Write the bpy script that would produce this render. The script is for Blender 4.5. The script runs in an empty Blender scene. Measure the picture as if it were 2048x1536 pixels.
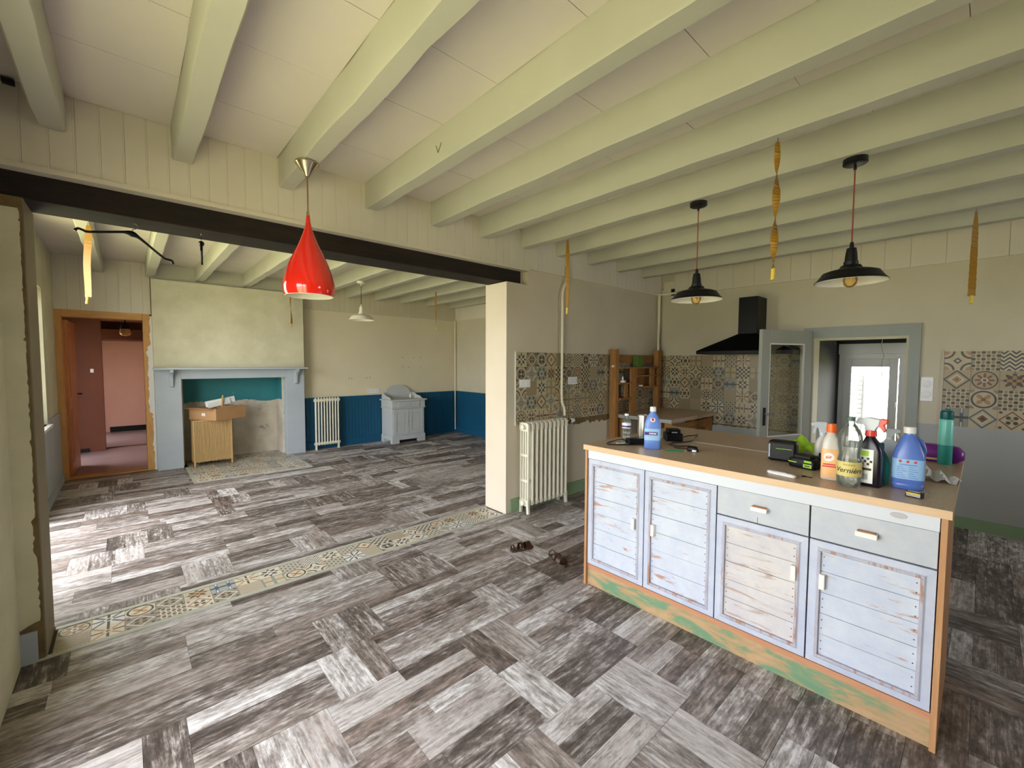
import bpy, bmesh, math, random
from mathutils import Vector, Matrix
random.seed(11)
scene = bpy.context.scene
col = scene.collection

# ---------------------------------------------------------------- camera, sky, sun, exposure
def _axes(yaw, pitch, roll):
    f = Vector((math.sin(yaw)*math.cos(pitch), math.cos(yaw)*math.cos(pitch), math.sin(pitch)))
    r = Vector((math.cos(yaw), -math.sin(yaw), 0)); u = r.cross(f)
    c, s = math.cos(roll), math.sin(roll)
    return c*r + s*u, c*u - s*r, f
CAM_R, CAM_U, CAM_F = _axes(0.73465, -0.05136, 0.00426)
CAM_P = Vector((0, 0, 1.5)); FPX = 852.6
cam_d = bpy.data.cameras.new('camera'); cam = bpy.data.objects.new('camera', cam_d); col.objects.link(cam)
m4 = Matrix((CAM_R, CAM_U, -CAM_F)).transposed().to_4x4(); m4.translation = CAM_P
cam.matrix_world = m4
cam_d.sensor_fit = 'HORIZONTAL'; cam_d.sensor_width = 36; cam_d.lens = FPX/2048*36; cam_d.clip_start = 0.02
scene.camera = cam

world = bpy.data.worlds.new('world'); scene.world = world; world.use_nodes = True
wn = world.node_tree.nodes['Background']
wn.inputs[0].default_value = (0.93, 0.96, 1.0, 1); wn.inputs[1].default_value = 8.0

sun_d = bpy.data.lights.new('sun', 'SUN'); sun_d.energy = 20; sun_d.angle = 0.02; sun_d.color = (1, .95, .85)
sun = bpy.data.objects.new('sun', sun_d); col.objects.link(sun)
sun.rotation_euler = Vector((0.0, -0.55, -0.83)).to_track_quat('-Z', 'Y').to_euler()

def portal(name, loc, size, direction):
    d = bpy.data.lights.new(name, 'AREA'); d.shape = 'RECTANGLE'; d.size, d.size_y = size
    d.cycles.is_portal = True
    o = bpy.data.objects.new(name, d); col.objects.link(o); o.location = loc
    o.rotation_euler = Vector(direction).to_track_quat('-Z', 'Y').to_euler()

KW = (0.25, 2.15, 0.05, 2.20)     # kitchen french window in the side wall: y0 y1 z0 z1
LW = (5.88, 6.62, 0.82, 2.25)      # living room window
LD = (3.90, 5.72, 0.40, 2.55)      # unseen side opening, added to brighten the living room
portal('daylight_kitchen', (-.70, (KW[0]+KW[1])/2, (KW[2]+KW[3])/2), (KW[1]-KW[0], KW[3]-KW[2]), (1, 0, 0))
portal('daylight_living', (-.90, (LW[0]+LW[1])/2, (LW[2]+LW[3])/2), (LW[1]-LW[0], LW[3]-LW[2]), (1, 0, 0))
portal('added_living_daylight', (-.90, (LD[0]+LD[1])/2, (LD[2]+LD[3])/2), (LD[1]-LD[0], LD[3]-LD[2]), (1, 0, 0))
RW = (3.2, 4.3, 1.20, 2.15)        # unseen rear opening, added to light the partition and far wall: x0 x1 z0 z1
portal('added_rear_daylight', ((RW[0]+RW[1])/2, -3.39, (RW[2]+RW[3])/2), (RW[1]-RW[0], RW[3]-RW[2]), (0, 1, 0))
portal('daylight_utility', (7.19, .69, .9), (1.2, 1.6), (-1, 0, 0))
portal('daylight_hall', (-1.14, 8.95, 1.0), (.66, 1.9), (1, 0, 0))
portal('daylight_hall_end', (-1.14, 11.1, 1.0), (.7, 1.9), (1, 0, 0))

vs = scene.view_settings
scene.display_settings.display_device = 'sRGB'
vs.view_transform = 'Standard'; vs.look = 'None'; vs.gamma = 1.0; vs.use_curve_mapping = False
vs.exposure = 0.58
scene.cycles.use_denoising = True
scene.cycles.max_bounces = 9; scene.cycles.diffuse_bounces = 6; scene.cycles.glossy_bounces = 4
scene.cycles.transparent_max_bounces = 12; scene.cycles.transmission_bounces = 8
scene.cycles.caustics_reflective = False; scene.cycles.caustics_refractive = False
scene.cycles.sample_clamp_indirect = 12

# ---------------------------------------------------------------- helpers: meshes
def lin(c):
    return tuple(((x/255)/12.92 if x/255 <= .04045 else ((x/255+.055)/1.055)**2.4) for x in c[:3])
class MB:
    def __init__(s): s.v = []; s.f = []; s.uv = {}; s.cv = {}
    def quad(s, *p):
        n = len(s.v); s.v += [tuple(q) for q in p]; s.f.append(tuple(range(n, n+len(p)))); return s
    def box(s, x0, y0, z0, x1, y1, z1, mat=None):
        if x0 > x1: x0, x1 = x1, x0
        if y0 > y1: y0, y1 = y1, y0
        if z0 > z1: z0, z1 = z1, z0
        n = len(s.v)
        p = [(x, y, z) for z in (z0, z1) for y in (y0, y1) for x in (x0, x1)]
        if mat: p = [tuple(mat @ Vector(q)) for q in p]
        s.v += p
        for f in ((0,2,3,1), (4,5,7,6), (0,1,5,4), (2,6,7,3), (0,4,6,2), (1,3,7,5)):
            s.f.append(tuple(n+i for i in f))
        return s
    def prism(s, pts, axis, a, b):
        """polygon pts (2d) extruded along axis from a to b"""
        n = len(s.v); k = len(pts)
        def P(p, t):
            return (t, p[0], p[1]) if axis == 0 else (p[0], t, p[1]) if axis == 1 else (p[0], p[1], t)
        s.v += [P(p, a) for p in pts] + [P(p, b) for p in pts]
        s.f.append(tuple(range(n, n+k))); s.f.append(tuple(range(n+2*k-1, n+k-1, -1)))
        for i in range(k):
            j = (i+1) % k; s.f.append((n+i, n+k+i, n+k+j, n+j))
        return s
    def lathe(s, prof, seg=24, c=(0, 0, 0), close=False, mat=None):
        n = len(s.v); k = len(prof)
        for (r, z) in prof:
            for i in range(seg):
                a = 2*math.pi*i/seg; p = Vector((c[0]+r*math.cos(a), c[1]+r*math.sin(a), c[2]+z))
                s.v.append(tuple(mat @ p if mat else p))
        for j in range(k-1):
            for i in range(seg):
                i2 = (i+1) % seg
                s.f.append((n+j*seg+i, n+j*seg+i2, n+(j+1)*seg+i2, n+(j+1)*seg+i))
        if prof[0][0] > 1e-5 and close: s.f.append(tuple(n+i for i in range(seg-1, -1, -1)))
        if prof[-1][0] > 1e-5 and close: s.f.append(tuple(n+(k-1)*seg+i for i in range(seg)))
        return s
    def loft(s, secs, seg=28, c=(0, 0), rot=0):
        """secs: (z, half_w, half_d, exponent[, ox, oy]) superellipse rings, closed ends"""
        n = len(s.v); k = len(secs)
        for q in secs:
            z, w, d, e = q[:4]; ox, oy = (q[4], q[5]) if len(q) > 4 else (0, 0)
            for i in range(seg):
                a = 2*math.pi*i/seg; ca, sa = math.cos(a), math.sin(a)
                x = ox+w*math.copysign(abs(ca)**(2/e), ca); y = oy+d*math.copysign(abs(sa)**(2/e), sa)
                X = x*math.cos(rot)-y*math.sin(rot); Y = x*math.sin(rot)+y*math.cos(rot)
                s.v.append((c[0]+X, c[1]+Y, z))
        for j in range(k-1):
            for i in range(seg):
                i2 = (i+1) % seg; s.f.append((n+j*seg+i, n+j*seg+i2, n+(j+1)*seg+i2, n+(j+1)*seg+i))
        s.f.append(tuple(n+i for i in range(seg-1, -1, -1))); s.f.append(tuple(n+(k-1)*seg+i for i in range(seg)))
        return s
    def tube(s, pts, r, seg=8):
        pts = [Vector(p) for p in pts]; n = len(s.v); k = len(pts)
        rr = r if isinstance(r, (list, tuple)) else [r]*k
        up = None
        for j, p in enumerate(pts):
            t = (pts[min(j+1, k-1)]-pts[max(j-1, 0)]).normalized()
            if up is None:
                up = t.orthogonal().normalized()
            up = (up-t*up.dot(t)).normalized(); w = t.cross(up)
            for i in range(seg):
                a = 2*math.pi*i/seg; s.v.append(tuple(p+rr[j]*(up*math.cos(a)+w*math.sin(a))))
        for j in range(k-1):
            for i in range(seg):
                i2 = (i+1) % seg; s.f.append((n+j*seg+i, n+j*seg+i2, n+(j+1)*seg+i2, n+(j+1)*seg+i))
        s.f.append(tuple(n+i for i in range(seg-1, -1, -1))); s.f.append(tuple(n+(k-1)*seg+i for i in range(seg)))
        return s
    def ribbon(s, pts, dirs, w, th=.0012):
        """flat strip with thickness: centre pts, width directions"""
        n = len(s.v); k = len(pts)
        for j in range(k):
            p = Vector(pts[j]); d = Vector(dirs[j]).normalized(); t = Vector(pts[min(j+1, k-1)])-Vector(pts[max(j-1, 0)])
            nn = d.cross(t).normalized(); ww = w[j] if isinstance(w, (list, tuple)) else w
            for a, b in ((-1, -1), (1, -1), (1, 1), (-1, 1)):
                s.v.append(tuple(p+d*ww/2*a+nn*th/2*b))
        for j in range(k-1):
            for i in range(4):
                i2 = (i+1) % 4; s.f.append((n+j*4+i, n+j*4+i2, n+(j+1)*4+i2, n+(j+1)*4+i))
        s.f.append((n+3, n+2, n+1, n)); s.f.append(tuple(n+(k-1)*4+i for i in range(4)))
        return s
    def mesh(s, name, mat, smooth=None, bevel=0):
        me = bpy.data.meshes.new(name); me.from_pydata(s.v, [], s.f)
        bm = bmesh.new(); bm.from_mesh(me)
        bmesh.ops.recalc_face_normals(bm, faces=bm.faces)
        if bevel:
            es = [e for e in bm.edges if len(e.link_faces) == 2 and e.calc_face_angle(0) > .6]
            bmesh.ops.bevel(bm, geom=es, offset=bevel, segments=2, affect='EDGES', profile=.5, clamp_overlap=True)
        bm.to_mesh(me); bm.free()
        if smooth is not None:
            me.polygons.foreach_set('use_smooth', [True]*len(me.polygons))
            me.set_sharp_from_angle(angle=math.radians(smooth))
        if mat: me.materials.append(mat)
        return me
    def build(s, name, mat, parent=None, smooth=None, bevel=0, world=True):
        if parent is not None and world:
            l = parent.matrix_basis.inverted() if parent.parent is None else (parent.parent.matrix_basis @ parent.matrix_basis).inverted()
            s.v = [tuple(l @ Vector(p)) for p in s.v]
        o = bpy.data.objects.new(name, s.mesh(name, mat, smooth, bevel)); col.objects.link(o)
        o.parent = parent
        return o
def B(*a): return MB().box(*a)
def tag(o, label=None, cat=None, group=None, kind=None):
    if label: o['label'] = label
    if cat: o['category'] = cat
    if group: o['group'] = group
    if kind: o['kind'] = kind
    return o
def thing(name, label, cat, loc=(0, 0, 0), rz=0, group=None):
    o = bpy.data.objects.new(name, None); col.objects.link(o); o.empty_display_size = .05
    o.location = loc; o.rotation_euler = (0, 0, rz)
    o.matrix_basis = Matrix.Translation(loc) @ Matrix.Rotation(rz, 4, 'Z')
    return tag(o, label, cat, group)
def struct(name, mb, mat, **k):
    return tag(mb.build(name, mat, **k), kind='structure')
def smooth_path(pts, n=6):
    out = []; P = [Vector(p) for p in pts]
    for i in range(len(P)-1):
        p0, p1, p2, p3 = P[max(i-1, 0)], P[i], P[i+1], P[min(i+2, len(P)-1)]
        for k in range(n):
            t = k/n
            out.append(.5*((2*p1)+(p2-p0)*t+(2*p0-5*p1+4*p2-p3)*t*t+(3*p1-p0-3*p2+p3)*t**3))
    out.append(P[-1]); return out
def to_px(p):
    d = Vector(p)-CAM_P; z = d.dot(CAM_F)
    if z < .05: return None
    return (1024+FPX*d.dot(CAM_R)/z, 768-FPX*d.dot(CAM_U)/z)
def text_mb(s, size, font_shear=0.0):
    cu = bpy.data.curves.new('t', 'FONT'); cu.body = s; cu.size = size; cu.align_x = 'CENTER'; cu.align_y = 'CENTER'
    cu.shear = font_shear; cu.resolution_u = 3; cu.offset = size*.012
    o = bpy.data.objects.new('t', cu); col.objects.link(o)
    bpy.context.view_layer.update()
    me = o.to_mesh(); V = [tuple(v.co) for v in me.vertices]; F = [tuple(p.vertices) for p in me.polygons]
    o.to_mesh_clear(); bpy.data.objects.remove(o); bpy.data.curves.remove(cu)
    return V, F

# ---------------------------------------------------------------- helpers: materials
class Ex:
    """a value in a shader tree with arithmetic"""
    def __init__(s, t, k): s.t, s.k = t, k
    def _m(s, op, *o):
        n = s.t.nodes.new('ShaderNodeMath'); n.operation = op
        for i, q in enumerate((s,)+o):
            if isinstance(q, Ex): s.t.links.new(q.k, n.inputs[i])
            else: n.inputs[i].default_value = q
        return Ex(s.t, n.outputs[0])
    def __add__(s, o): return s._m('ADD', o)
    __radd__ = __add__
    def __sub__(s, o): return s._m('SUBTRACT', o)
    def __rsub__(s, o): return (s*-1)+o
    def __mul__(s, o): return s._m('MULTIPLY', o)
    __rmul__ = __mul__
    def __truediv__(s, o): return s._m('DIVIDE', o)
    def __abs__(s): return s._m('ABSOLUTE')
    def __lt__(s, o): return s._m('LESS_THAN', o)
    def __gt__(s, o): return s._m('GREATER_THAN', o)
    def __and__(s, o): return s._m('MULTIPLY', o)
    def __or__(s, o): return s._m('MAXIMUM', o)
    def mn(s, o): return s._m('MINIMUM', o)
    def mx(s, o): return s._m('MAXIMUM', o)
    def fl(s): return s._m('FLOOR')
    def fr(s): return s._m('FRACT')
    def sin(s): return s._m('SINE')
    def cos(s): return s._m('COSINE')
    def sq(s): return s._m('SQRT')
    def at2(s, o): return s._m('ARCTAN2', o)
    def pp(s, o): return s._m('PINGPONG', o)
    def pw(s, o): return s._m('POWER', o)
    def step(s, a, b):
        n = s.t.nodes.new('ShaderNodeMapRange'); s.t.links.new(s.k, n.inputs[0])
        n.inputs[1].default_value = a; n.inputs[2].default_value = b
        return Ex(s.t, n.outputs[0])
def hyp(a, b): return (a*a+b*b).sq()
class Mt:
    def __init__(s, name):
        s.m = bpy.data.materials.new(name); s.m.use_nodes = True; s.t = s.m.node_tree
        s.b = s.t.nodes['Principled BSDF']; s.out = s.t.nodes['Material Output']
    def n(s, kind, **k):
        q = s.t.nodes.new('ShaderNode'+kind)
        for a, v in k.items(): setattr(q, a, v)
        return q
    def link(s, a, b): s.t.links.new(a.k if isinstance(a, Ex) else a, b)
    def coord(s, what='Object', scale=(1, 1, 1), off=None):
        tc = s.n('TexCoord'); mp = s.n('Mapping'); s.link(tc.outputs[what], mp.inputs[0]); mp.inputs['Scale'].default_value = scale
        if off: mp.inputs['Location'].default_value = off
        return mp.outputs[0]
    def geo(s, scale=(1, 1, 1)):
        g = s.n('NewGeometry'); mp = s.n('Mapping'); s.link(g.outputs['Position'], mp.inputs[0]); mp.inputs['Scale'].default_value = scale
        return mp.outputs[0]
    def noise(s, vec, scale, detail=4, rough=.55, dist=0.0):
        q = s.n('TexNoise'); s.link(vec, q.inputs['Vector']); q.inputs['Scale'].default_value = scale
        q.inputs['Detail'].default_value = detail; q.inputs['Roughness'].default_value = rough; q.inputs['Distortion'].default_value = dist
        return Ex(s.t, q.outputs[0])
    def ramp(s, fac, stops):
        q = s.n('ValToRGB'); s.link(fac, q.inputs[0]); e = q.color_ramp.elements
        while len(e) < len(stops): e.new(.5)
        for i, (p, c) in enumerate(stops): e[i].position = p; e[i].color = (*lin(c), 1)
        return q.outputs[0]
    def mix(s, fac, a, b, mode='MIX'):
        q = s.n('Mix', data_type='RGBA', blend_type=mode)
        for sock, v in ((q.inputs[0], fac), (q.inputs[6], a), (q.inputs[7], b)):
            if isinstance(v, Ex): s.link(v, sock)
            elif isinstance(v, (int, float)): sock.default_value = v
            elif isinstance(v, tuple): sock.default_value = (*lin(v), 1)
            else: s.link(v, sock)
        return q.outputs[2]
    def color(s, c):
        if isinstance(c, tuple): s.b.inputs['Base Color'].default_value = (*lin(c), 1)
        else: s.link(c, s.b.inputs['Base Color'])
        return s
    def set(s, **k):
        for a, v in k.items():
            i = s.b.inputs[a.replace('_', ' ')]
            if isinstance(v, (Ex,)) or hasattr(v, 'is_linked'): s.link(v, i)
            else: i.default_value = v
        return s
    def bump(s, h, strength=.2, dist=.01):
        q = s.n('Bump'); q.inputs['Strength'].default_value = strength; q.inputs['Distance'].default_value = dist
        s.link(h, q.inputs['Height']); s.link(q.outputs[0], s.b.inputs['Normal']); return s
def plain(name, c, rough=.5, metal=0, spec=.5, **k):
    m = Mt(name); m.color(c).set(Roughness=rough, Metallic=metal); m.b.inputs['Specular IOR Level'].default_value = spec
    m.set(**k); return m.m
def painted(name, c, c2=None, scale=2.5, rough=.6, bump=.15, bscale=60, amount=.5, stain=None):
    m = Mt(name); v = m.geo()
    n = m.noise(v, scale, 5, .6)
    c2 = c2 or tuple(int(x*.86) for x in c)
    cc = m.mix(n.step(.35, .7)*amount, c, c2)
    if stain:
        n2 = m.noise(v, stain[1], 6, .65, .6); cc = m.mix(n2.step(stain[2], stain[2]+.12)*stain[3], cc, stain[0])
    m.color(cc).set(Roughness=rough)
    m.b.inputs['Specular IOR Level'].default_value = .35
    h = m.noise(v, bscale, 4, .6)+m.noise(v, 6, 3, .5)*1.5
    m.bump(h, bump, .004); return m.m
def wood(name, light, dark, axis=0, scale=1.0, rough=.6, knots=True):
    m = Mt(name); sc = [9*scale]*3; sc[axis] = .9*scale
    v = m.geo(tuple(sc)); n = m.noise(v, 3.2, 6, .65, .6); fine = m.noise(m.geo(tuple(x*6 for x in sc)), 3, 3)
    c = m.ramp(n*.75+fine*.25, [(.3, dark), (.5, tuple((a+b)//2 for a, b in zip(light, dark))), (.66, light)])
    if knots:
        kn = m.n('TexVoronoi'); m.link(m.geo(tuple(x*.28 for x in sc)), kn.inputs['Vector']); kn.inputs['Scale'].default_value = 3.0
        k = Ex(m.t, kn.outputs['Distance']).step(.09, .02)
        c = m.mix(k*.75, c, tuple(int(x*.42) for x in dark))
    m.color(c).set(Roughness=rough); m.bump(n+fine, .15, .003); return m.m
def glassy(name, tint=(1, 1, 1), refl=.8, rough=.03, alpha=0.0, body=(200, 200, 200)):
    """thin pane: see-through with a little gloss, optional haze of dirt"""
    m = Mt(name); t = m.t; tr = m.n('BsdfTransparent'); tr.inputs[0].default_value = (*tint, 1)
    gl = m.n('BsdfGlossy'); gl.inputs['Roughness'].default_value = rough
    fr = m.n('Fresnel'); fr.inputs[0].default_value = 1.45
    mx = m.n('MixShader'); m.link(Ex(t, fr.outputs[0])*refl, mx.inputs[0]); m.link(tr.outputs[0], mx.inputs[1]); m.link(gl.outputs[0], mx.inputs[2])
    last = mx
    if alpha > 0:
        df = m.n('BsdfDiffuse'); df.inputs[0].default_value = (*lin(body), 1)
        m2 = m.n('MixShader'); m2.inputs[0].default_value = alpha; m.link(mx.outputs[0], m2.inputs[1]); m.link(df.outputs[0], m2.inputs[2]); last = m2
    m.link(last.outputs[0], m.out.inputs[0]); return m.m
# ---------------------------------------------------------------- materials
M = {}
M['plaster'] = painted('plaster', (204, 194, 174), (188, 178, 158), 1.6, .75, .25, 40)
M['plaster_living'] = painted('plaster_living', (222, 212, 186), (208, 198, 172), 1.6, .75, .25, 40)
M['plaster_pillar'] = painted('plaster_pillar', (222, 210, 192), (208, 196, 178), 1.4, .75, .3, 30)
M['plaster_old'] = painted('plaster_old', (214, 209, 184), (186, 182, 156), 3.2, .8, .4, 30, .7)
M['plaster_cream'] = painted('plaster_cream', (204, 196, 174), (188, 180, 158), 1.8, .75, .25, 40)
M['ragged_base'] = painted('ragged_base', (122, 104, 72), (92, 76, 50), 14, .9, .6, 50, .8)
M['jamb'] = painted('jamb', (138, 126, 104), (120, 108, 88), 3, .7, .2)
M['lower_grey'] = painted('lower_grey', (172, 174, 172), (160, 162, 160), 2, .7, .15)
M['beam'] = painted('beam', (188, 187, 174), (174, 174, 160), 2.2, .55, .22, 18)
M['ceiling'] = painted('ceiling', (214, 207, 200), (202, 194, 190), 1.3, .65, .15, 25)
M['board'] = painted('board', (216, 209, 194), (204, 196, 181), 1.5, .55, .1, 30)
M['sage'] = painted('sage', (136, 160, 124), (120, 146, 108), 3, .55, .1)
M['greypaint'] = painted('greypaint', (176, 184, 192), (160, 170, 182), 3, .55, .15)
M['teal'] = painted('teal', (52, 128, 134), (40, 108, 116), 3, .55, .15, stain=((190, 205, 205), 7, .68, .8))
M['sootwhite'] = painted('sootwhite', (214, 206, 192), (178, 168, 150), 3, .8, .5, 14, .9, stain=((84, 76, 64), 3.4, .6, .8))
M['blue'] = painted('blue', (24, 84, 116), (20, 72, 102), 2, .45, .05)
M['white'] = painted('white_paint', (232, 231, 226), (220, 219, 214), 2, .4, .05)
M['radiator'] = plain('radiator_enamel', (226, 222, 204), .38)
M['pipe'] = plain('pipe_paint', (228, 220, 196), .45)
M['darkwood'] = wood('dark_beam_wood', (44, 28, 16), (9, 6, 4), 0, .7, .85)
M['pine'] = wood('pine', (212, 162, 96), (186, 132, 70), 2, .8, .5)
M['pine_x'] = wood('pine_x', (212, 162, 96), (186, 132, 70), 0, .8, .5)
M['pallet'] = wood('pallet', (176, 130, 74), (138, 92, 46), 2, .9, .75)
M['pallet_x'] = wood('pallet_x', (170, 124, 70), (128, 84, 40), 0, .9, .75)
M['orangewood'] = wood('orange_wood', (194, 148, 106), (172, 122, 80), 2, 1.0, .5, False)
M['doorwood'] = wood('door_wood', (206, 136, 78), (164, 98, 50), 2, .8, .4)
M['pink'] = painted('pink', (192, 144, 126), (180, 130, 114), 1.5, .7, .1)
M['brownwall'] = painted('brownwall', (104, 58, 40), (88, 48, 34), 2, .6, .1)
M['black'] = plain('black_plastic', (12, 12, 13), .45, 0, .3)
M['blackmetal'] = plain('black_metal', (14, 14, 14), .42, 0, .4)
M['blackhood'] = plain('black_hood', (7, 7, 7), .4, 0, .15)
M['hallfloor'] = wood('hall_floor', (150, 128, 126), (116, 94, 92), 0, .6, .3, False)
M['chrome'] = plain('chrome', (220, 220, 220), .15, 1)
M['alu'] = plain('aluminium', (215, 213, 208), .28, 1)
M['nickel'] = plain('brushed_nickel', (196, 186, 160), .22, 1)
M['wplastic'] = plain('white_plastic', (236, 236, 234), .35)
M['doorgrey'] = painted('door_grey', (164, 166, 156), (152, 155, 146), 3, .5, .06)
M['casing'] = painted('casing_grey', (152, 157, 150), (140, 146, 138), 3, .5, .08)
M['pvc'] = plain('white_frame', (232, 233, 230), .35)
M['glass'] = glassy('window_glass')
M['dirtyglass'] = glassy('dirty_glass', (.93, .92, .84), .5, .05, .015, (150, 145, 120))
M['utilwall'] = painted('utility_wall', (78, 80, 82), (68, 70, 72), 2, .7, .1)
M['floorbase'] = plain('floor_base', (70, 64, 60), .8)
M['border'] = painted('border_strip', (188, 188, 176), (172, 172, 162), 6, .5, .1)
M['dark'] = plain('cavity_dark', (22, 17, 12), .9)
M['grass'] = painted('lawn', (162, 159, 122), (146, 144, 104), 3, .9, .3)

# laminate worktop
m = Mt('worktop'); v = m.geo((3, 14, 3)); n = m.noise(v, 9, 6, .6)
m.color(m.ramp(n, [(.3, (186, 160, 132)), (.6, (200, 174, 146)), (.75, (210, 184, 156))])).set(Roughness=.33); M['worktop'] = m.m
M['worktop_edge'] = wood('worktop_edge', (214, 182, 146), (204, 170, 134), 1, .6, .45, False)

# weathered plank vinyl
m = Mt('floor_plank')
uvn = m.n('UVMap'); uvn.uv_map = 'UVMap'; at = m.n('Attribute'); at.attribute_name = 'rnd'
sp = m.n('SeparateColor'); m.link(at.outputs['Color'], sp.inputs[0]); r1, r2, r3 = (Ex(m.t, sp.outputs[i]) for i in range(3))
su = m.n('SeparateXYZ'); m.link(uvn.outputs[0], su.inputs[0]); u, w = Ex(m.t, su.outputs[0]), Ex(m.t, su.outputs[1])
def vec(x, y, z):
    c = m.n('CombineXYZ')
    for i, q in enumerate((x, y, z)):
        if isinstance(q, Ex): m.link(q, c.inputs[i])
        else: c.inputs[i].default_value = q
    return c.outputs[0]
big = m.noise(vec(u*2.2, w*7, r1*90), 1.5, 3, .5, .3)
streak = m.noise(vec(u*2.0, w*46, r2*70), 1.5, 6, .66, .25)
fine = m.noise(vec(u*10, w*230, r3*70), 1.2, 4, .7)
blot = m.noise(vec(u*7, w*19, r2*40), 1.5, 7, .66, .25)
flake = m.noise(vec(u*15, w*50, r1*55), 1.5, 6, .7, .2)
sharp = (blot*.55+streak*.45).step(.50, .60)
tone = (big-.5)*.38+(streak-.5)*.58+(blot-.5)*.78+(flake-.5)*.62+(fine-.5)*.30+(sharp-.4)*.12+(r1-.5)*.40+.50
cc = m.ramp(tone, [(.10, (60, 53, 51)), (.28, (92, 83, 79)), (.42, (126, 117, 113)), (.55, (160, 153, 151)), (.68, (194, 190, 190)), (.88, (222, 219, 220))])
cc = m.mix((r3.step(.45, .9))*(blot.step(.42, .58))*.5, cc, (126, 104, 92))
vo = m.n('TexVoronoi'); m.link(vec(u*2.3, w*4.6, r2*37), vo.inputs['Vector']); vo.inputs['Scale'].default_value = 1.0
vd = Ex(m.t, vo.outputs['Distance'])
cc = m.mix((vd+(blot-.5)*.2).step(.24, .05)*(((vd*60+blot*5).sin()*.5+.5))*.30, cc, (92, 83, 80))
kn = (vd+(flake-.5)*.10).step(.055, .02)
cc = m.mix(kn*.8, cc, (52, 46, 46))
m.color(cc).set(Roughness=(streak*.3+.34)); m.b.inputs['Specular IOR Level'].default_value = .5
m.bump(streak*1.0+fine*.7+blot*.5, .12, .002); M['plank'] = m.m

# distressed painted cabinet boards: kept in its own hue, worn to wood in streaks
def distressed(name, base, base2, wear, axis, amt, pale=.5):
    m = Mt(name); sc = [20]*3; sc[axis] = 2.6
    v = m.geo(tuple(sc)); n = m.noise(v, 1.5, 7, .66, .6); n2 = m.noise(m.geo(), 9, 6, .65); n3 = m.noise(m.geo(tuple(x*2.6 for x in sc)), 2, 6, .72, .3)
    big = m.noise(m.geo(), 4.5, 3, .5, .3)
    c = m.mix(n2.step(.35, .65), base, base2)
    c = m.mix(n3.step(.50, .68)*pale, c, (206, 200, 192))
    c = m.mix((n*.8+big*.2).step(amt, amt+.06)*.9, c, wear)
    m.color(c).set(Roughness=.55); m.bump(n*1.2+n3*.6, .2, .002); return m.m
M['cab_blue'] = distressed('cabinet_blue', (196, 202, 214), (182, 190, 208), (172, 126, 98), 1, .565)
M['cab_frame'] = distressed('cabinet_frame', (188, 193, 208), (174, 181, 202), (164, 136, 120), 2, .645, .25)
M['cab_mould'] = distressed('cabinet_moulding', (176, 176, 188), (162, 160, 174), (164, 116, 86), 2, .53, .25)
M['cab_cream'] = distressed('cabinet_cream', (204, 199, 196), (188, 184, 190), (170, 148, 136), 1, .565)
M['cab_drawer'] = distressed('cabinet_drawer', (186, 190, 196), (174, 180, 192), (178, 140, 112), 1, .69, .3)
M['cab_back'] = plain('worn_groove', (150, 116, 100), .8)
m = Mt('plinth_paint'); v = m.geo((8, 2.2, 8)); n = m.noise(v, 2.2, 5, .6, .4)
m.color(m.ramp(n, [(.38, (104, 140, 108)), (.46, (124, 142, 106)), (.51, (164, 140, 102)), (.62, (182, 150, 112)), (.72, (158, 126, 90))])).set(Roughness=.7); M['plinth'] = m.m
M['orange_strip'] = wood('plinth_strip', (196, 144, 108), (174, 118, 84), 1, .6, .6)
M['slate'] = plain('dark_groove', (70, 62, 66), .8)

# ---------------------------------------------------------------- patterned cement tiles
PAL = dict(cream=(216, 204, 174), sand=(196, 180, 148), taupe=(152, 142, 122), grey=(166, 168, 156), slate=(60, 62, 62), blue=(82, 104, 130),
           ochre=(188, 148, 102), rust=(136, 86, 58), dk=(84, 74, 62), pale=(226, 218, 196), peach=(212, 184, 144), sage=(140, 150, 134))
PAL0 = PAL
def palette(f): return {k_: tuple(int(x_*f_) for x_, f_ in zip(c_, f)) for k_, c_ in PAL0.items()}
PAL = palette((.86, .84, .80))
def tile_mat(idx, fn, cols):
    m = Mt('cement_tile_%02d' % idx); c = m.n('TexCoord'); s_ = m.n('SeparateXYZ'); m.link(c.outputs['UV'], s_.inputs[0])
    p = Ex(m.t, s_.outputs[0])*2-1; q = Ex(m.t, s_.outputs[1])*2-1
    a, b = abs(p), abs(q); r = hyp(a, b); th = b.at2(a)
    base, layers = fn(p, q, a, b, r, th)
    out = PAL[cols[0]] if base is None else base
    for i, mk in enumerate(layers): out = m.mix(mk, out, PAL[cols[i+1]])
    n = m.noise(m.geo(), 30, 4, .6); out = m.mix(n.step(.3, .8)*.22, out, (150, 136, 112))
    m.color(out).set(Roughness=.42); return m.m
def cr(a, b, x): return hyp(x-a, x-b)
def P1(p, q, a, b, r, th): return None, [(r < .92) & (r > .76), (r < (th*2).sin()*.66), (r < .16), (cr(a, b, 1.0) < .36)]
def P2(p, q, a, b, r, th): s = a+b; return None, [(s > .86) & (s < 1.04), (s < .62), (s < .40), (s < .16)]
def P3(p, q, a, b, r, th): return None, [((p*3).fl()+(q*3).fl()).pp(1.0) > .5]
def P4(p, q, a, b, r, th): return None, [(r < (th*8).cos()*.18+.66), (r < (th*4).cos()*.16+.38), (r < .14), (a.mn(b) < .05) & (r > .7)]
def P5(p, q, a, b, r, th): return None, [(abs(a-b) < .13), (a.mn(b) < .09), (r < .30), (r < .15)]
def P6(p, q, a, b, r, th): o = (a.mx(b)).mx((a+b)*.72); return None, [(o < .86) & (o > .58) & (((th*8).sin()) > -.2), (a.mx(b) < .30), (a.mx(b) < .2), (cr(a, b, 1.0) < .25)]
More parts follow.
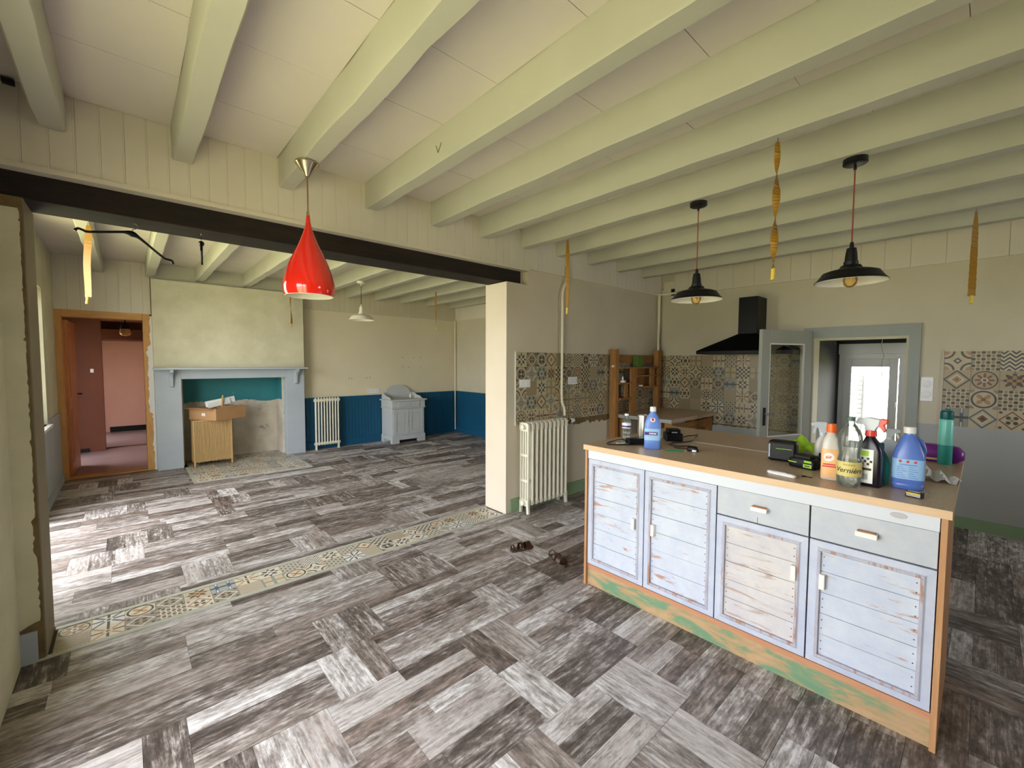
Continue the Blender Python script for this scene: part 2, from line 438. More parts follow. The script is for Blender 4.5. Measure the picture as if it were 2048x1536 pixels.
def P7(p, q, a, b, r, th): return None, [((p*9).sin()*(q*9).sin()) > .25, ((p*9).sin()*(q*9).sin()) < -.5]
def P8(p, q, a, b, r, th): return None, [((q*2.5+(p*2.5).pp(1.0)).fr() < .42)]
def P9(p, q, a, b, r, th): return None, [(abs(a-.5) < .13), (b < .13), (abs(a-.5) < .07) & (b > .5)]
def P10(p, q, a, b, r, th): d = cr(a, b, 1.0); return None, [(abs(d-.72) < .09), (d < .40), (a+b < .34), (a+b < .16)]
def P11(p, q, a, b, r, th): return None, [(abs(a-.5).mx(abs(b-.5)) < .36), (abs(a-.5).mx(abs(b-.5)) < .12)]
def P12(p, q, a, b, r, th): return None, [(r < .95) & (r > .84), (r < ((th*4).cos().__abs__())*.74), (r < .26), (r < .13)]
def P13(p, q, a, b, r, th): return None, [((p*4+q*4).fr()-.5).__abs__().mn(((p*4-q*4).fr()-.5).__abs__()) < .1]
def P14(p, q, a, b, r, th): return None, [(abs(a-.42) < .1) & (b < .8), (b < .1) & (a > .42), (r < .2)]
def P15(p, q, a, b, r, th): return None, [(a+b < .95) & (a+b > .8), hyp(a-.25, b-.25) < .17, (a+b < .18), cr(a, b, .78) < .13]
SPEC = [(P1, 'cream slate ochre rust taupe'), (P1, 'taupe pale slate pale dk'), (P2, 'sand slate pale ochre rust'), (P2, 'cream blue pale rust slate'),
        (P3, 'cream slate'), (P4, 'cream slate pale rust dk'), (P4, 'sand dk ochre slate taupe'), (P5, 'pale blue slate pale slate'),
        (P5, 'cream ochre dk cream rust'), (P6, 'cream slate rust dk taupe'), (P6, 'grey slate pale blue pale'), (P7, 'cream dk taupe'), (P8, 'pale slate'),
        (P9, 'grey blue slate pale'), (P10, 'cream slate ochre slate pale'), (P10, 'grey pale taupe rust pale'), (P11, 'sage peach sand'), (P12, 'cream dk slate pale rust'),
        (P12, 'sand slate rust pale dk'), (P13, 'sand dk'), (P13, 'sand taupe'), (P14, 'cream taupe slate rust'), (P15, 'cream rust slate ochre dk'), (P15, 'taupe pale dk ochre slate'), (P7, 'sand grey slate')]
def tile_set(start):
    out = []
    for i, (fn, cs) in enumerate(SPEC):
        mt = tile_mat(start+i, fn, cs.split()+['dk'])
        # unit tile in the local x-y plane, thickness 1 along z
        me = MB().box(0, 0, 0, 1, 1, 1).mesh('tile', mt); uv = me.uv_layers.new(name='UVMap')
        for l in me.loops: co = me.vertices[l.vertex_index].co; uv.data[l.index].uv = (co.x, co.y)
        out.append(me)
    return out
TILE = tile_set(0)
PAL = palette((1.04, 1.06, 1.14)); FTILE = tile_set(40)     # floor tiles, glare put into the colours as a paler palette
trng = random.Random(5)
def lay_tiles(parent, origin, ux, uy, un, W, Hh, size, gap=.0015, th=.006, names='tile', TILE=TILE):
    """tiles on the rectangle origin + ux*W + uy*Hh, standing th proud along un"""
    ux, uy, un = Vector(ux), Vector(uy), Vector(un); o = Vector(origin); prev = {}
    nx, ny = math.ceil(W/size-.15), math.ceil(Hh/size-.15)
    for j in range(ny):
        for i in range(nx):
            w = min(size, W-i*size)-gap; h = min(size, Hh-j*size)-gap
            if w < .01 or h < .01: continue
            while True:
                k = trng.randrange(len(TILE))
                if k != prev.get((i-1, j)) and k != prev.get((i, j-1)): break
            prev[(i, j)] = k
            t = bpy.data.objects.new(names, TILE[k]); col.objects.link(t)
            R = Matrix((ux*w, uy*h, un*th)).transposed().to_4x4(); R.translation = o+ux*(i*size+gap/2)+uy*(j*size+gap/2)
            t.parent = parent; t.matrix_basis = (parent.matrix_basis.inverted() @ R)

# ---------------------------------------------------------------- dimensions
ZC = 2.80; ZB = 2.62                 # ceiling, underside of the beams
YP, YQ = 3.11, 3.43                  # partition faces
XK, XL = 5.65, 5.25                  # far wall of the kitchen, end wall of the living room
YB = 7.62                            # living room back wall
XW, XV = -.43, -.64                  # side walls
KY0 = -3.2

# lawn and house shell outside
tag(B(-30, -25, -.30, XW-.36, 30, -.22).build('lawn', M['grass']), 'sunlit green lawn outside the windows', 'grass', kind='stuff')
tag(B(8.2, -25, -.30, 30, 30, -.22).build('lawn', M['grass']), 'green lawn beyond the utility room window', 'grass', kind='stuff')

# ---------------------------------------------------------------- floors with planks
floor = struct('floor', B(XW-.3, KY0, -.12, XK+.2, YB+.02, -.003).box(XV-.3, YP, -.12, XW-.3, YB+.02, -.003), M['floorbase'])
planks = []
frng = random.Random(21)
def plank_rows(x0, x1, y0, y1, top, px_share, maxlen):
    y = top
    while y > y0+.02:
        ya, yb = max(y-.34, y0), min(y, y1); x = x0-frng.random()*.5; kindX = frng.random() < px_share
        while x < x1:
            if kindX:
                L = frng.choice([.36, .44, .52, .68, .68, .9, 1.1, 1.3]); L = min(L, maxlen); n = frng.choice([2, 3, 3, 4])
                for k in range(n):
                    a, b = ya+(yb-ya)*k/n, ya+(yb-ya)*(k+1)/n
                    if L > .6 and frng.random() < .5:
                        c = x+L*frng.uniform(.3, .7); planks.append((x, c, a, b, 0)); planks.append((c, x+L, a, b, 0))
                    else: planks.append((x, x+L, a, b, 0))
                x += L
            else:
                n = frng.choice([1, 2, 2, 3])
                for k in range(n):
                    w = frng.choice([.113, .14, .17]); planks.append((x, x+w, ya, yb, 1)); x += w
            kindX = (not kindX) if (not kindX or frng.random() < .62) else kindX
        y -= .34
plank_rows(XW, XK, -1.4, YP-.015, 2.19+.34*3, .66, 1.3)
plank_rows(XV, XL, YQ+.015, YB, YB, .80, 1.3)
lim = [(XW, XK, -1.4, YP-.015), (XV, XL, YQ+.015, YB)]
good = []
for p in planks:
    z = lim[0] if p[2] < YP-.016 else lim[1]
    x0, x1, y0, y1 = max(p[0], z[0]), min(p[1], z[1]), max(p[2], z[2]), min(p[3], z[3])
    if x1-x0 < .02 or y1-y0 < .02: continue
    c = [to_px((x, y, 0)) for x, y in ((x0, y0), (x1, y0), (x1, y1), (x0, y1))]
    area = 0
    if all(c):
        area = abs(sum(c[i][0]*c[(i+1) % 4][1]-c[(i+1) % 4][0]*c[i][1] for i in range(4)))/2
        cx = sum(q[0] for q in c)/4; cy = sum(q[1] for q in c)/4
        if not (-80 < cx < 2130 and cy < 1640): area = 0
        if 2.25 < (x0+x1)/2 < 3.5 and .05 < (y0+y1)/2 < 1.8: area = 0
        if cx > 1200 and x0 > 3.0 and (y0+y1)/2 > .05: area = 0
    good.append((area, x0, x1, y0, y1, p[4]))
good.sort(reverse=True)
def plank_mesh(lst, name):
    mb = MB(); g = .0007; uvs = []; rn = []
    for (_, x0, x1, y0, y1, d) in lst:
        mb.box(x0+g, y0+g, -.003, x1-g, y1-g, 0); r = (frng.random(), frng.random(), frng.random(), 1)
        rn += [r]*8; ou = frng.random()*50
        for q in mb.v[-8:]: uvs.append((q[0]+ou, q[1]-y0) if d == 0 else (q[1]+ou, q[0]-x0))
    me = bpy.data.meshes.new(name); me.from_pydata(mb.v, [], mb.f); me.materials.append(M['plank'])
    uv = me.uv_layers.new(name='UVMap'); ca = me.color_attributes.new('rnd', 'FLOAT_COLOR', 'POINT')
    for i, r in enumerate(rn): ca.data[i].color = r
    for l in me.loops: uv.data[l.index].uv = uvs[l.vertex_index]
    o = bpy.data.objects.new(name, me); col.objects.link(o); o.parent = floor; return o
for g_ in good[:290]: plank_mesh([g_], 'plank')
tag(plank_mesh(good[290:], 'plank_remainder'), kind='stuff')

# tiled threshold between the rooms, and hearth
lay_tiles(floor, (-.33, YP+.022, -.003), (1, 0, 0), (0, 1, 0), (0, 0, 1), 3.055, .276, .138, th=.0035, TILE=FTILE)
for y in (YP-.002, YQ-.02):
    B(-.34 if y > 3.2 else XW, y-.012, -.003, 2.735, y+.022, .004).build('threshold_strip', M['border'], floor)
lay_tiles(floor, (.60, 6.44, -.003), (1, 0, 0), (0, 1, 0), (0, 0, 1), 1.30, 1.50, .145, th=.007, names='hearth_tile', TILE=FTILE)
B(.565, 6.41, -.003, .598, 7.45, .006).build('hearth_border', M['border'], floor)
B(.565, 6.405, -.003, 1.93, 6.438, .006).build('hearth_border', M['border'], floor)
B(1.902, 6.44, -.003, 1.93, 7.45, .006).build('hearth_border', M['border'], floor)

# ---------------------------------------------------------------- ceiling: panels and beams
ceil = struct('ceiling', B(XW-.36, KY0-.2, ZC+.012, 7.3, YP+.3, ZC+.2).box(-1.4, YP+.3, ZC+.012, 7.3, 13, ZC+.2), M['ceiling'])
BX = [-.235, .272, .806, 1.382, 1.934, 2.441, 2.962, 3.468, 3.995, 4.565, 5.125]
brng = random.Random(3)
def beam(xc, y0, y1, wob=1.0, w=.1):
    n = 26; secs = []; mb = MB()
    for i in range(n+1):
        y = y0+(y1-y0)*i/n; j = lambda: brng.uniform(-.004, .004)*wob
        ch = .012
        x0, x1, zb = xc-w/2+j(), xc+w/2+j(), ZB+j()*.8
        secs.append([(x0, y, ZC+.012), (x0, y, zb+ch), (x0+ch*.7, y, zb), (x1-ch*.7, y, zb), (x1, y, zb+ch), (x1, y, ZC+.012)])
    k = 6
    for sct in secs: mb.v += sct
    for i in range(n):
        for a in range(k-1): mb.f.append((i*k+a, i*k+a+1, (i+1)*k+a+1, (i+1)*k+a))
    mb.f.append(tuple(range(k))); mb.f.append(tuple(n*k+a for a in range(k-1, -1, -1)))
    return mb.build('beam', M['beam'], ceil, smooth=35)
for i, x in enumerate(BX):
    beam(x, KY0, YP-.022, 2.2 if i == 2 else 1.0)
    beam(x, YQ+.001, YB-.01 if x > 2.3 or x < .2 else YB-.03)
edges = [XW]+BX+[XK]
for rm in ((KY0, YP-.022, XW, XK, -1.4), (YQ+.001, YB, XV, XL, 0)):
    ex = [rm[2]]+BX+[rm[3]]
    for a, b in zip(ex[:-1], ex[1:]):
        y = rm[1]
        while y > max(rm[0], rm[4])+.01:
            L = brng.uniform(.42, .62); yy = max(y-L, max(rm[0], rm[4])); dz = brng.uniform(0, .0015)
            B(a+(.05 if a != rm[2] else 0), yy+.0012, ZC+dz, b-(.05 if b != rm[3] else 0), y-.0012, ZC+.012).build('ceiling_panel', M['ceiling'], ceil); y = yy
# capital-V shaped carpenter's mark on the side of one beam
mk = MB(); bx0 = BX[3]-.0515
for (p, q) in (((2.12, 2.715), (2.10, 2.668)), ((2.10, 2.668), (2.065, 2.712))):
    mk.ribbon([(bx0, p[0], p[1]), (bx0, q[0], q[1])], [(0, .8, .5)]*2, .006, .0016)
mk.build('carved_mark', plain('beam_mark', (120, 118, 96), .8), ceil)
B(BX[0]-.15, YP-.06, ZC-.03, BX[0]-.11, YP-.03, ZC-.01).build('dark_nail', M['dark'], ceil)

# ---------------------------------------------------------------- partition wall
part = struct('wall_partition', B(2.735, YP, -.1, 3.015, YQ, 2.275).box(3.015, YP, -.1, XK+.2, YQ, 2.43).box(XW-.4, YP+.02, 2.43, XK+.2, YQ, ZC+.012)
              .box(2.966, YP+.075, 2.275, 3.015, YQ, 2.43), M['plaster'])
jw = B(XV-.3, YP+.01, -.1, -.345, YQ, 2.275).build('jamb', M['jamb'], part)
# pillar faces: cream skim on the reveal
B(2.7335, YP, 0, 2.7352, YQ, 2.275).build('pillar_skim', M['plaster_pillar'], part)
B(XW-.3, YP+.045, 2.282, 2.962, YQ-.005, 2.428).build('lintel', M['darkwood'], part, bevel=.006)
B(XW-.3, YP-.028, 2.405, 3.02, YP+.05, 2.43).build('ledge', M['board'], part)
# ragged plaster on the stub beside the opening
rr = random.Random(9); pts = [(XW-.25, .0), (XW-.25, 2.22)]
z = 2.22
edge = [( -.362, 2.22)]
while z > .22:
    z -= rr.uniform(.008, .03); e_ = -.357-abs(rr.gauss(0, .0028))
    if .55 < z < .72: e_ -= rr.uniform(.004, .016)
    edge.append((e_, z))
edge += [(-.375, .20), (-.40, .19), (XW+.005, .175)]
MB().prism([(XW-.25, .175), (XW-.25, 2.22)]+edge, 1, YP-.006, YP+.012).build('plaster_skim', M['plaster_old'], part)
B(XW-.25, YP+.002, 0, -.35, YP+.0115, 2.275).build('bare_edge', M['ragged_base'], part)
B(XW-.25, YP-.008, 0, -.372, YP+.002, .155).build('plinth_block', M['greypaint'], part)
# tongue-and-groove boards above
x = XW; k = 0
while x < XK-.03:
    w = .0915; x1 = min(x+w, XK-.022)
    MB().prism([(x+.0003, YP+.02), (x+.0003, YP-.0186), (x+.002, YP-.02), (x1-.009, YP-.02), (x1-.0078, YP-.0190), (x1-.0066, YP-.02), (x1-.002, YP-.02), (x1-.0003, YP-.0186), (x1-.0003, YP+.02)], 2, 2.43, ZC+.005).build('board', M['board'], part)
    x += w
# splashback tiles on the kitchen side
lay_tiles(part, (2.855, YP, 1.60), (1, 0, 0), (0, 0, -1), (0, -1, 0), 2.77, .735, .147)
B(2.846, YP-.010, .865, 2.855, YP, 1.605).build('tile_edge_strip', M['white'], part)
def ragged(parent, name, mat, axis, a0, a1, ztop, zlow, jag, t0, t1, seed):
    q = random.Random(seed); n = int(abs(a1-a0)/.03); low = [(a0+(a1-a0)*i/n, zlow+q.gauss(0, jag)) for i in range(n+1)]
    return MB().prism([(a1, ztop), (a0, ztop)]+low, axis, t0, t1).build(name, mat, parent)
ragged(part, 'adhesive_patch', M['ragged_base'], 1, 3.55, 5.6, .872, .80, .012, YP-.004, YP, 4)
struct('baseboard_partition', B(2.79, YP-.018, 0, 5.6, YP, .105).box(2.79, YP-.012, .105, 5.6, YP, .135), M['sage'])

# ---------------------------------------------------------------- far wall of the kitchen with doorway
DY0, DY1, DZ = .50, 1.285, 1.775
far = struct('wall_far', B(XK, KY0, -.1, XK+.2, DY0, ZC+.012).box(XK, DY1, -.1, XK+.2, YP, ZC+.012).box(XK, DY0, DZ, XK+.2, DY1, ZC+.012), M['plaster_cream'])
y = YP-.022; bb = random.Random(8)
while y > KY0+.1:
    w = bb.choice([.19, .19, .24]); y0 = y-w
    if 2.72 < y0 < 2.95 or 2.55 < y0 < 2.62:
        B(XK-.02, y0+.001, 2.52, XK, y-.03, ZB).build('board', M['board'], far); B(XK-.004, y0, 2.43, XK-.001, y, 2.53).build('gap', M['dark'], far)
        B(XK-.02, y0+.06, 2.43, XK, y, 2.52).build('board', M['board'], far)
    else: B(XK-.02, y0+.001, 2.43, XK, y-.001, ZC).build('board', M['board'], far)
    y = y0
B(XK-.003, 1.30, .12, XK, YP-.02, .86).build('lower_paint', M['lower_grey'], far)
B(XK-.003, KY0, .10, XK, .42, .93).build('lower_paint', M['lower_grey'], far)
lay_tiles(far, (XK, YP-.012, 1.60), (0, -1, 0), (0, 0, -1), (-1, 0, 0), 1.715, .88, .147)
ragged(far, 'adhesive_patch', M['ragged_base'], 0, 3.0, 1.40, .74, .700, .006, XK-.005, XK, 6)
lay_tiles(far, (XK, .252, 1.615), (0, -1, 0), (0, 0, -1), (-1, 0, 0), .86, .70, .172)
B(XK-.011, .253, .905, XK, .262, 1.622).build('tile_edge_strip', M['plaster'], far)
B(XK-.011, -.61, 1.615, XK, .262, 1.623).build('tile_edge_strip', M['plaster'], far)
struct('baseboard_far', B(XK-.018, KY0, 0, XK, .42, .10), M['sage'])
struct('trim_1', B(XK-.03, DY0-.085, 0, XK+.0, DY0, DZ+.115).box(XK-.03, DY1, 0, XK, DY1+.08, DZ+.115).box(XK-.03, DY0, DZ, XK, DY1, DZ+.115), M['casing'])
struct('trim_2', B(XK, DY1-.02, 0, XK+.2, DY1, DZ).box(XK, DY0, 0, XK+.2, DY0+.02, DZ).box(XK, DY0+.02, DZ-.02, XK+.2, DY1-.02, DZ), M['plaster_cream'])
# glazed door standing open
dang = math.radians(68); dW, dH = .75, 1.84
door = bpy.data.objects.new('door_1', None); col.objects.link(door)
dx, dy = -math.sin(dang), math.cos(dang)
door.matrix_basis = Matrix.Translation((XK-.035, DY1+.01, .012)) @ Matrix.Rotation(math.atan2(dy, dx), 4, 'Z')
tag(door, 'grey half-glazed inner door standing open into the kitchen', None, kind='structure')
def loc(mb, name, mat, par, **k): return mb.build(name, mat, par, world=False, **k)
loc(B(0, -.02, 0, .115, .02, dH).box(dW-.115, -.02, 0, dW, .02, dH).box(.115, -.02, dH-.14, dW-.115, .02, dH).box(.115, -.02, 0, dW-.115, .02, .16).box(.115, -.02, .60, dW-.115, .02, .70), 'door_frame', M['doorgrey'], door, bevel=.003)
loc(B(.115, -.008, .16, dW-.115, .008, .60), 'door_panel', M['doorgrey'], door)
loc(B(.115, -.003, .70, dW-.115, .003, dH-.14), 'glass_pane', M['dirtyglass'], door)
loc(B(.115, -.016, .70, .13, .016, dH-.14).box(dW-.13, -.016, .70, dW-.115, .016, dH-.14).box(.13, -.016, dH-.155, dW-.13, .016, dH-.14).box(.13, -.016, .70, dW-.13, .016, .715), 'glazing_bead', M['white'], door)
for sgn in (-1, 1):
    h = loc(B(dW-.075, sgn*.02, .83, dW-.04, sgn*.026, 1.02), 'door_plate', M['dark'], door)
    MB().tube([(dW-.058, sgn*.026, .955), (dW-.058, sgn*.06, .955), (dW-.15, sgn*.062, .95)], .008).build('door_handle', M['chrome'], h, smooth=40, world=False)

# utility room behind the doorway
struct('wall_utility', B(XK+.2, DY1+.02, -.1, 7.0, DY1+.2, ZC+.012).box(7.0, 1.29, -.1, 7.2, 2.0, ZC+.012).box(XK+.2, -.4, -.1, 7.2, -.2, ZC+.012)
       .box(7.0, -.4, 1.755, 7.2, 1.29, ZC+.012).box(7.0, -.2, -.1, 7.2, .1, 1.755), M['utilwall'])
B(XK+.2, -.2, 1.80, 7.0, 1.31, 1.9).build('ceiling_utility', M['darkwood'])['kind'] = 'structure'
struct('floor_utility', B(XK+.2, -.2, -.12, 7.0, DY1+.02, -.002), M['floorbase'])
win = bpy.data.objects.new('window_1', None); col.objects.link(win); win.matrix_basis = Matrix.Translation((7.0, .69, 0)); tag(win, 'white glazed double doors with bright daylight behind', kind='structure')
B(6.93, .1, 1.62, 7.02, 1.288, 1.752).build('shutter_box', M['pvc'], win, bevel=.004)
B(6.99, .1, 0, 7.08, .15, 1.62).box(6.99, 1.235, 0, 7.08, 1.288, 1.62).box(6.99, .15, 1.56, 7.08, 1.235, 1.62).build('window_frame', M['pvc'], win)
for (a, b) in ((.705, 1.235), (.15, .695)):
    f = B(6.975, a, .05, 7.035, a+.08, 1.56).box(6.975, b-.08, .05, 7.035, b, 1.56).box(6.975, a+.08, 1.46, 7.035, b-.08, 1.56).box(6.975, a+.08, .05, 7.035, b-.08, .5).build('sash', M['pvc'], win, bevel=.004)
    B(7.0, a+.08, .5, 7.008, b-.08, 1.46).build('pane', M['glass'], f)
B(6.95, .70, .93, 6.975, .715, 1.03).build('window_handle', M['chrome'], win)
tag(MB().tube(smooth_path([(6.5, .80, 1.80), (6.5, .81, 1.70), (6.5, .785, 1.60), (6.5, .80, 1.50), (6.5, .795, 1.36)]), .004, 6).build('hanging_wire', M['pipe'], None, smooth=60), 'thin loose wire hanging from the utility room ceiling', 'wire')
sh = thing('louvred_shutter', 'pale louvred shutter folded outside the bright utility window', 'shutter', (7.14, 1.14, 0))
B(7.12, 1.205, 0, 7.15, 1.235, 1.56).box(7.12, 1.04, 0, 7.15, 1.065, 1.56).build('frame', M['pvc'], sh)
for i in range(25): B(7.125, 1.065, .06+i*.06, 7.145, 1.205, .085+i*.06).build('slat', M['pvc'], sh)
# ---------------------------------------------------------------- kitchen side wall, rear wall
struct('wall_left', B(XW-.27, KY0, -.1, XW, KW[0], ZC+.012).box(XW-.27, KW[1], -.1, XW, YP, ZC+.012).box(XW-.27, KW[0], KW[3], XW, KW[1], ZC+.012).box(XW-.27, KW[0], -.1, XW, KW[1], KW[2]), M['plaster_old'])
struct('wall_rear', B(XW-.27, KY0-.2, -.1, RW[0], KY0, ZC+.012).box(RW[1], KY0-.2, -.1, XK+.2, KY0, ZC+.012).box(RW[0], KY0-.2, -.1, RW[1], KY0, RW[2]).box(RW[0], KY0-.2, RW[3], RW[1], KY0, ZC+.012), M['plaster'])
win2 = bpy.data.objects.new('window_2', None); col.objects.link(win2); win2.matrix_basis = Matrix.Translation((XW-.2, 0, 0)); tag(win2, kind='structure')
ym = (KW[0]+KW[1])/2
B(XW-.24, KW[0], KW[2], XW-.18, KW[0]+.06, KW[3]).box(XW-.24, KW[1]-.06, KW[2], XW-.18, KW[1], KW[3]).box(XW-.24, ym-.05, KW[2], XW-.18, ym+.05, KW[3]).box(XW-.24, KW[0], KW[3]-.06, XW-.18, KW[1], KW[3]).build('window_frame', M['white'], win2)

# ---------------------------------------------------------------- living room shell
struct('wall_living_left', B(XV-.27, YQ, -.1, XV, LD[0], ZC+.012).box(XV-.27, LD[1], -.1, XV, LW[0], ZC+.012).box(XV-.27, LD[0], LD[3], XV, LD[1], ZC+.012).box(XV-.27, LW[1], -.1, XV, YB+.16, ZC+.012).box(XV-.27, LW[0], LW[3], XV, LW[1], ZC+.012).box(XV-.27, LW[0], -.1, XV, LW[1], LW[2]), M['plaster_old'])
w1 = bpy.data.objects.new('window_3', None); col.objects.link(w1); w1.matrix_basis = Matrix.Translation((XV-.2, 5.8, LW[2])); tag(w1, 'white living room window with deep sill', kind='structure')
B(XV-.23, LW[0], LW[2], XV-.17, LW[0]+.06, LW[3]).box(XV-.23, LW[1]-.06, LW[2], XV-.17, LW[1], LW[3]).box(XV-.23, 5.79, LW[2], XV-.17, 5.88, LW[3]).box(XV-.23, LW[0], LW[3]-.06, XV-.17, LW[1], LW[3]).box(XV-.23, LW[0], LW[2], XV-.17, LW[1], LW[2]+.07).build('window_frame', M['white'], w1)
B(XV-.21, LW[0]+.06, LW[2]+.07, XV-.204, 5.79, LW[3]-.06).build('pane', M['glass'], w1); B(XV-.21, 5.88, LW[2]+.07, XV-.204, LW[1]-.06, LW[3]-.06).build('pane', M['glass'], w1)
B(XV-.17, LW[0]-.03, LW[2]-.03, XV+.04, LW[1]+.03, LW[2]+.0).build('window_sill', M['white'], w1, bevel=.004)
B(XV-.001, LW[1]+.02, .0, XV+.012, YB-.02, .86).box(XV-.001, LD[1]+.05, 0, XV+.012, LW[1]+.02, .78).build('dado_panel', M['greypaint'], w1)
struct('baseboard_left', B(XV+.012, LD[1]+.05, 0, XV+.026, YB-.03, .10), M['greypaint'])
DX0, DX1, DT = -.585, .175, 2.04      # hall doorway
back = struct('wall_back', B(XV-.27, YB, -.1, DX0-.02, YB+.16, ZC+.012).box(DX1+.02, YB, -.1, .58, YB+.16, ZC+.012).box(DX0-.02, YB, DT+.02, .58, YB+.16, ZC+.012)
              .box(.58, YB, 1.24, 1.88, YB+.16, ZC+.012).box(1.88, YB, -.1, XL+.2, YB+.16, ZC+.012), M['plaster_living'])
x = XV
while x < .26:
    x1 = min(x+.118, .265); B(x+.001, YB-.012, 2.125, x1-.001, YB, ZC).build('board', M['board'], back); x = x1
x = 2.15
while x < XL-.02:
    x1 = min(x+.092, XL-.013); B(x+.001, YB-.018, 2.365, x1-.001, YB, ZC).build('board', M['plaster_cream'], back); x = x1
# blue tongue-and-groove dado: one fine-grooved skin for each wall
def grooved(name, axis, a0, a1, face, out, ztop, mat, parent, pitch=.06):
    pts = []; a = a0
    while a < a1-1e-6:
        b = min(a+pitch, a1)
        pts += [(a, face+out*.008), (a+.002, face+out*.014), (b-.004, face+out*.014), (b-.002, face+out*.008)]; a = b
    poly = [(a0, face)]+pts+[(a1, face)]
    if axis == 1: poly = [(q, p) for p, q in poly]
    o = MB().prism(poly, 2, 0, ztop).build(name, mat, parent); o['kind'] = 'stuff'; return o
grooved('dado_boards', 0, 2.15, XL-.015, YB, -1, .865, M['blue'], back)
B(2.15, YB-.022, .865, XL, YB, .88).build('dado_rail', M['blue'], back)
B(2.15, YB-.026, 0, XL-.016, YB-.0145, .115).build('dado_plinth', M['blue'], back)
side = struct('wall_right', B(XL, YQ, -.1, XL+.2, YB+.16, ZC+.012), M['plaster_cream'])
grooved('dado_boards', 1, YQ, YB-.015, XL, -1, .865, M['blue'], side)
B(XL-.022, YQ, .865, XL, YB-.022, .88).build('dado_rail', M['blue'], side)
B(XL-.026, YQ, 0, XL-.0145, YB-.027, .115).build('dado_plinth', M['blue'], side)
y = YB-.02
while y > YQ+.1:
    B(XL-.018, y-.2, 2.365, XL, y-.001, ZC).build('board', M['board'], side); y -= .2
hr = random.Random(2)
for (hx, hz) in ((2.95, 1.20), (3.0, 1.19), (3.28, 1.2), (3.34, 1.205), (4.0, 1.58), (4.25, 1.58), (4.4, 1.58), (4.0, 1.40), (4.14, 1.395), (4.4, 1.40)):
    MB().lathe([(0, 0), (.008, 0), (.007, .002), (0, .0022)], 8, mat=Matrix.Translation((hx, YB, hz)) @ Matrix.Rotation(math.pi/2, 4, 'X')).build('drill_hole', M['dark'], back)

# chimney breast and fireplace
F0, F1, FY = .27, 2.15, 7.45
chim = struct('wall_chimney', B(F0, FY, 1.395, F1, YB, 2.585), M['plaster_old'])
B(F0, FY+.07, 2.585, F1+.1, YB, ZC).build('header', M['beam'], chim)
fire = bpy.data.objects.new('fireplace', None); col.objects.link(fire); fire.matrix_basis = Matrix.Translation((1.2, FY, 0))
tag(fire, 'pale grey painted fireplace surround with mantel shelf and open teal hearth', 'fireplace')
B(F0, FY, 0, .555, 7.60, 1.385).build('pier', M['greypaint'], fire, bevel=.004)
B(1.875, FY, 0, F1, 7.60, 1.385).build('pier', M['greypaint'], fire, bevel=.004)
B(.555, FY, 1.245, 1.875, 7.60, 1.385).build('header_panel', M['greypaint'], fire)
B(F0-.015, FY-.17, 1.378, F1+.015, FY, 1.403).build('mantel_shelf', M['greypaint'], fire, bevel=.004)
cp = [(FY, 1.378), (FY-.15, 1.378), (FY-.15, 1.35), (FY-.13, 1.33), (FY-.085, 1.31), (FY-.05, 1.26), (FY-.04, 1.19), (FY-.035, 1.15), (FY-.015, 1.135), (FY, 1.135)]
for cx in (.445, 2.02): MB().prism(cp, 0, cx-.02, cx+.02).build('corbel', M['greypaint'], fire, bevel=.003)
B(.50, 7.96, 0, 1.93, 8.02, 1.30).box(1.85, 7.605, 0, 1.90, 7.96, 1.30).box(.53, 7.605, 0, .58, 7.96, 1.30).build('hearth_wall', M['sootwhite'], fire)
B(.53, 7.605, 1.26, 1.90, 7.96, 1.32).build('hearth_top', M['teal'], fire)
q = random.Random(14); n = 60
MB().prism([(1.85, 1.26), (.58, 1.26)]+[(.58+1.27*i/n, .865+q.gauss(0, .006)+.02*math.sin(i*.21)) for i in range(n+1)], 1, 7.952, 7.96).build('teal_paint', M['teal'], fire)
MB().prism([(7.605, 1.26), (7.952, 1.26), (7.952, .88), (7.86, .87), (7.78, .89), (7.70, .875), (7.605, .885)], 0, 1.843, 1.85).build('teal_paint', M['teal'], fire)
for i in range(7):   # remains of brick courses in the hearth wall
    z0 = .04+i*.118
    for j in range(6):
        x0 = .59+j*.21+(.1 if i % 2 else 0)
        if x0+.2 < 1.85: B(x0, 7.953+q.uniform(0, .004), z0, x0+.203, 7.96, z0+.11).build('brick', M['sootwhite'], fire, bevel=.004)
B(.56, FY-.01, -.003, 1.90, 7.96, 0).build('hearth_base', M['floorbase'], fire)

# pine door frame, hall beyond
struct('trim_3', B(DX0-.085, YB-.022, 0, DX0, YB+.0, DT+.085).box(DX0-.02, YB, 0, DX0+.0, YB+.17, DT), M['pine'], bevel=.003)
struct('trim_4', B(DX1, YB-.022, 0, DX1+.075, YB+.0, DT+.085).box(DX1, YB, 0, DX1+.02, YB+.17, DT), M['pine'], bevel=.003)
struct('trim_5', B(DX0, YB-.022, DT, DX1, YB, DT+.085).box(DX0, YB, DT, DX1, YB+.17, DT+.02), M['pine_x'], bevel=.003)
struct('trim_6', B(DX0, YB, -.003, DX1, YB+.17, .012), M['pine_x'])
q = random.Random(31); n = 60    # broken plaster beside the frame
MB().prism([(F0+.0, .0), (F0, 2.1)]+[(.252-abs(q.gauss(0, .008))-(.03 if .8 < 2.1-2.1*i/n < 1.7 else 0), 2.1-2.1*i/n) for i in range(n+1)], 1, YB-.03, YB-.023).build('plaster_fill', M['white'], back)
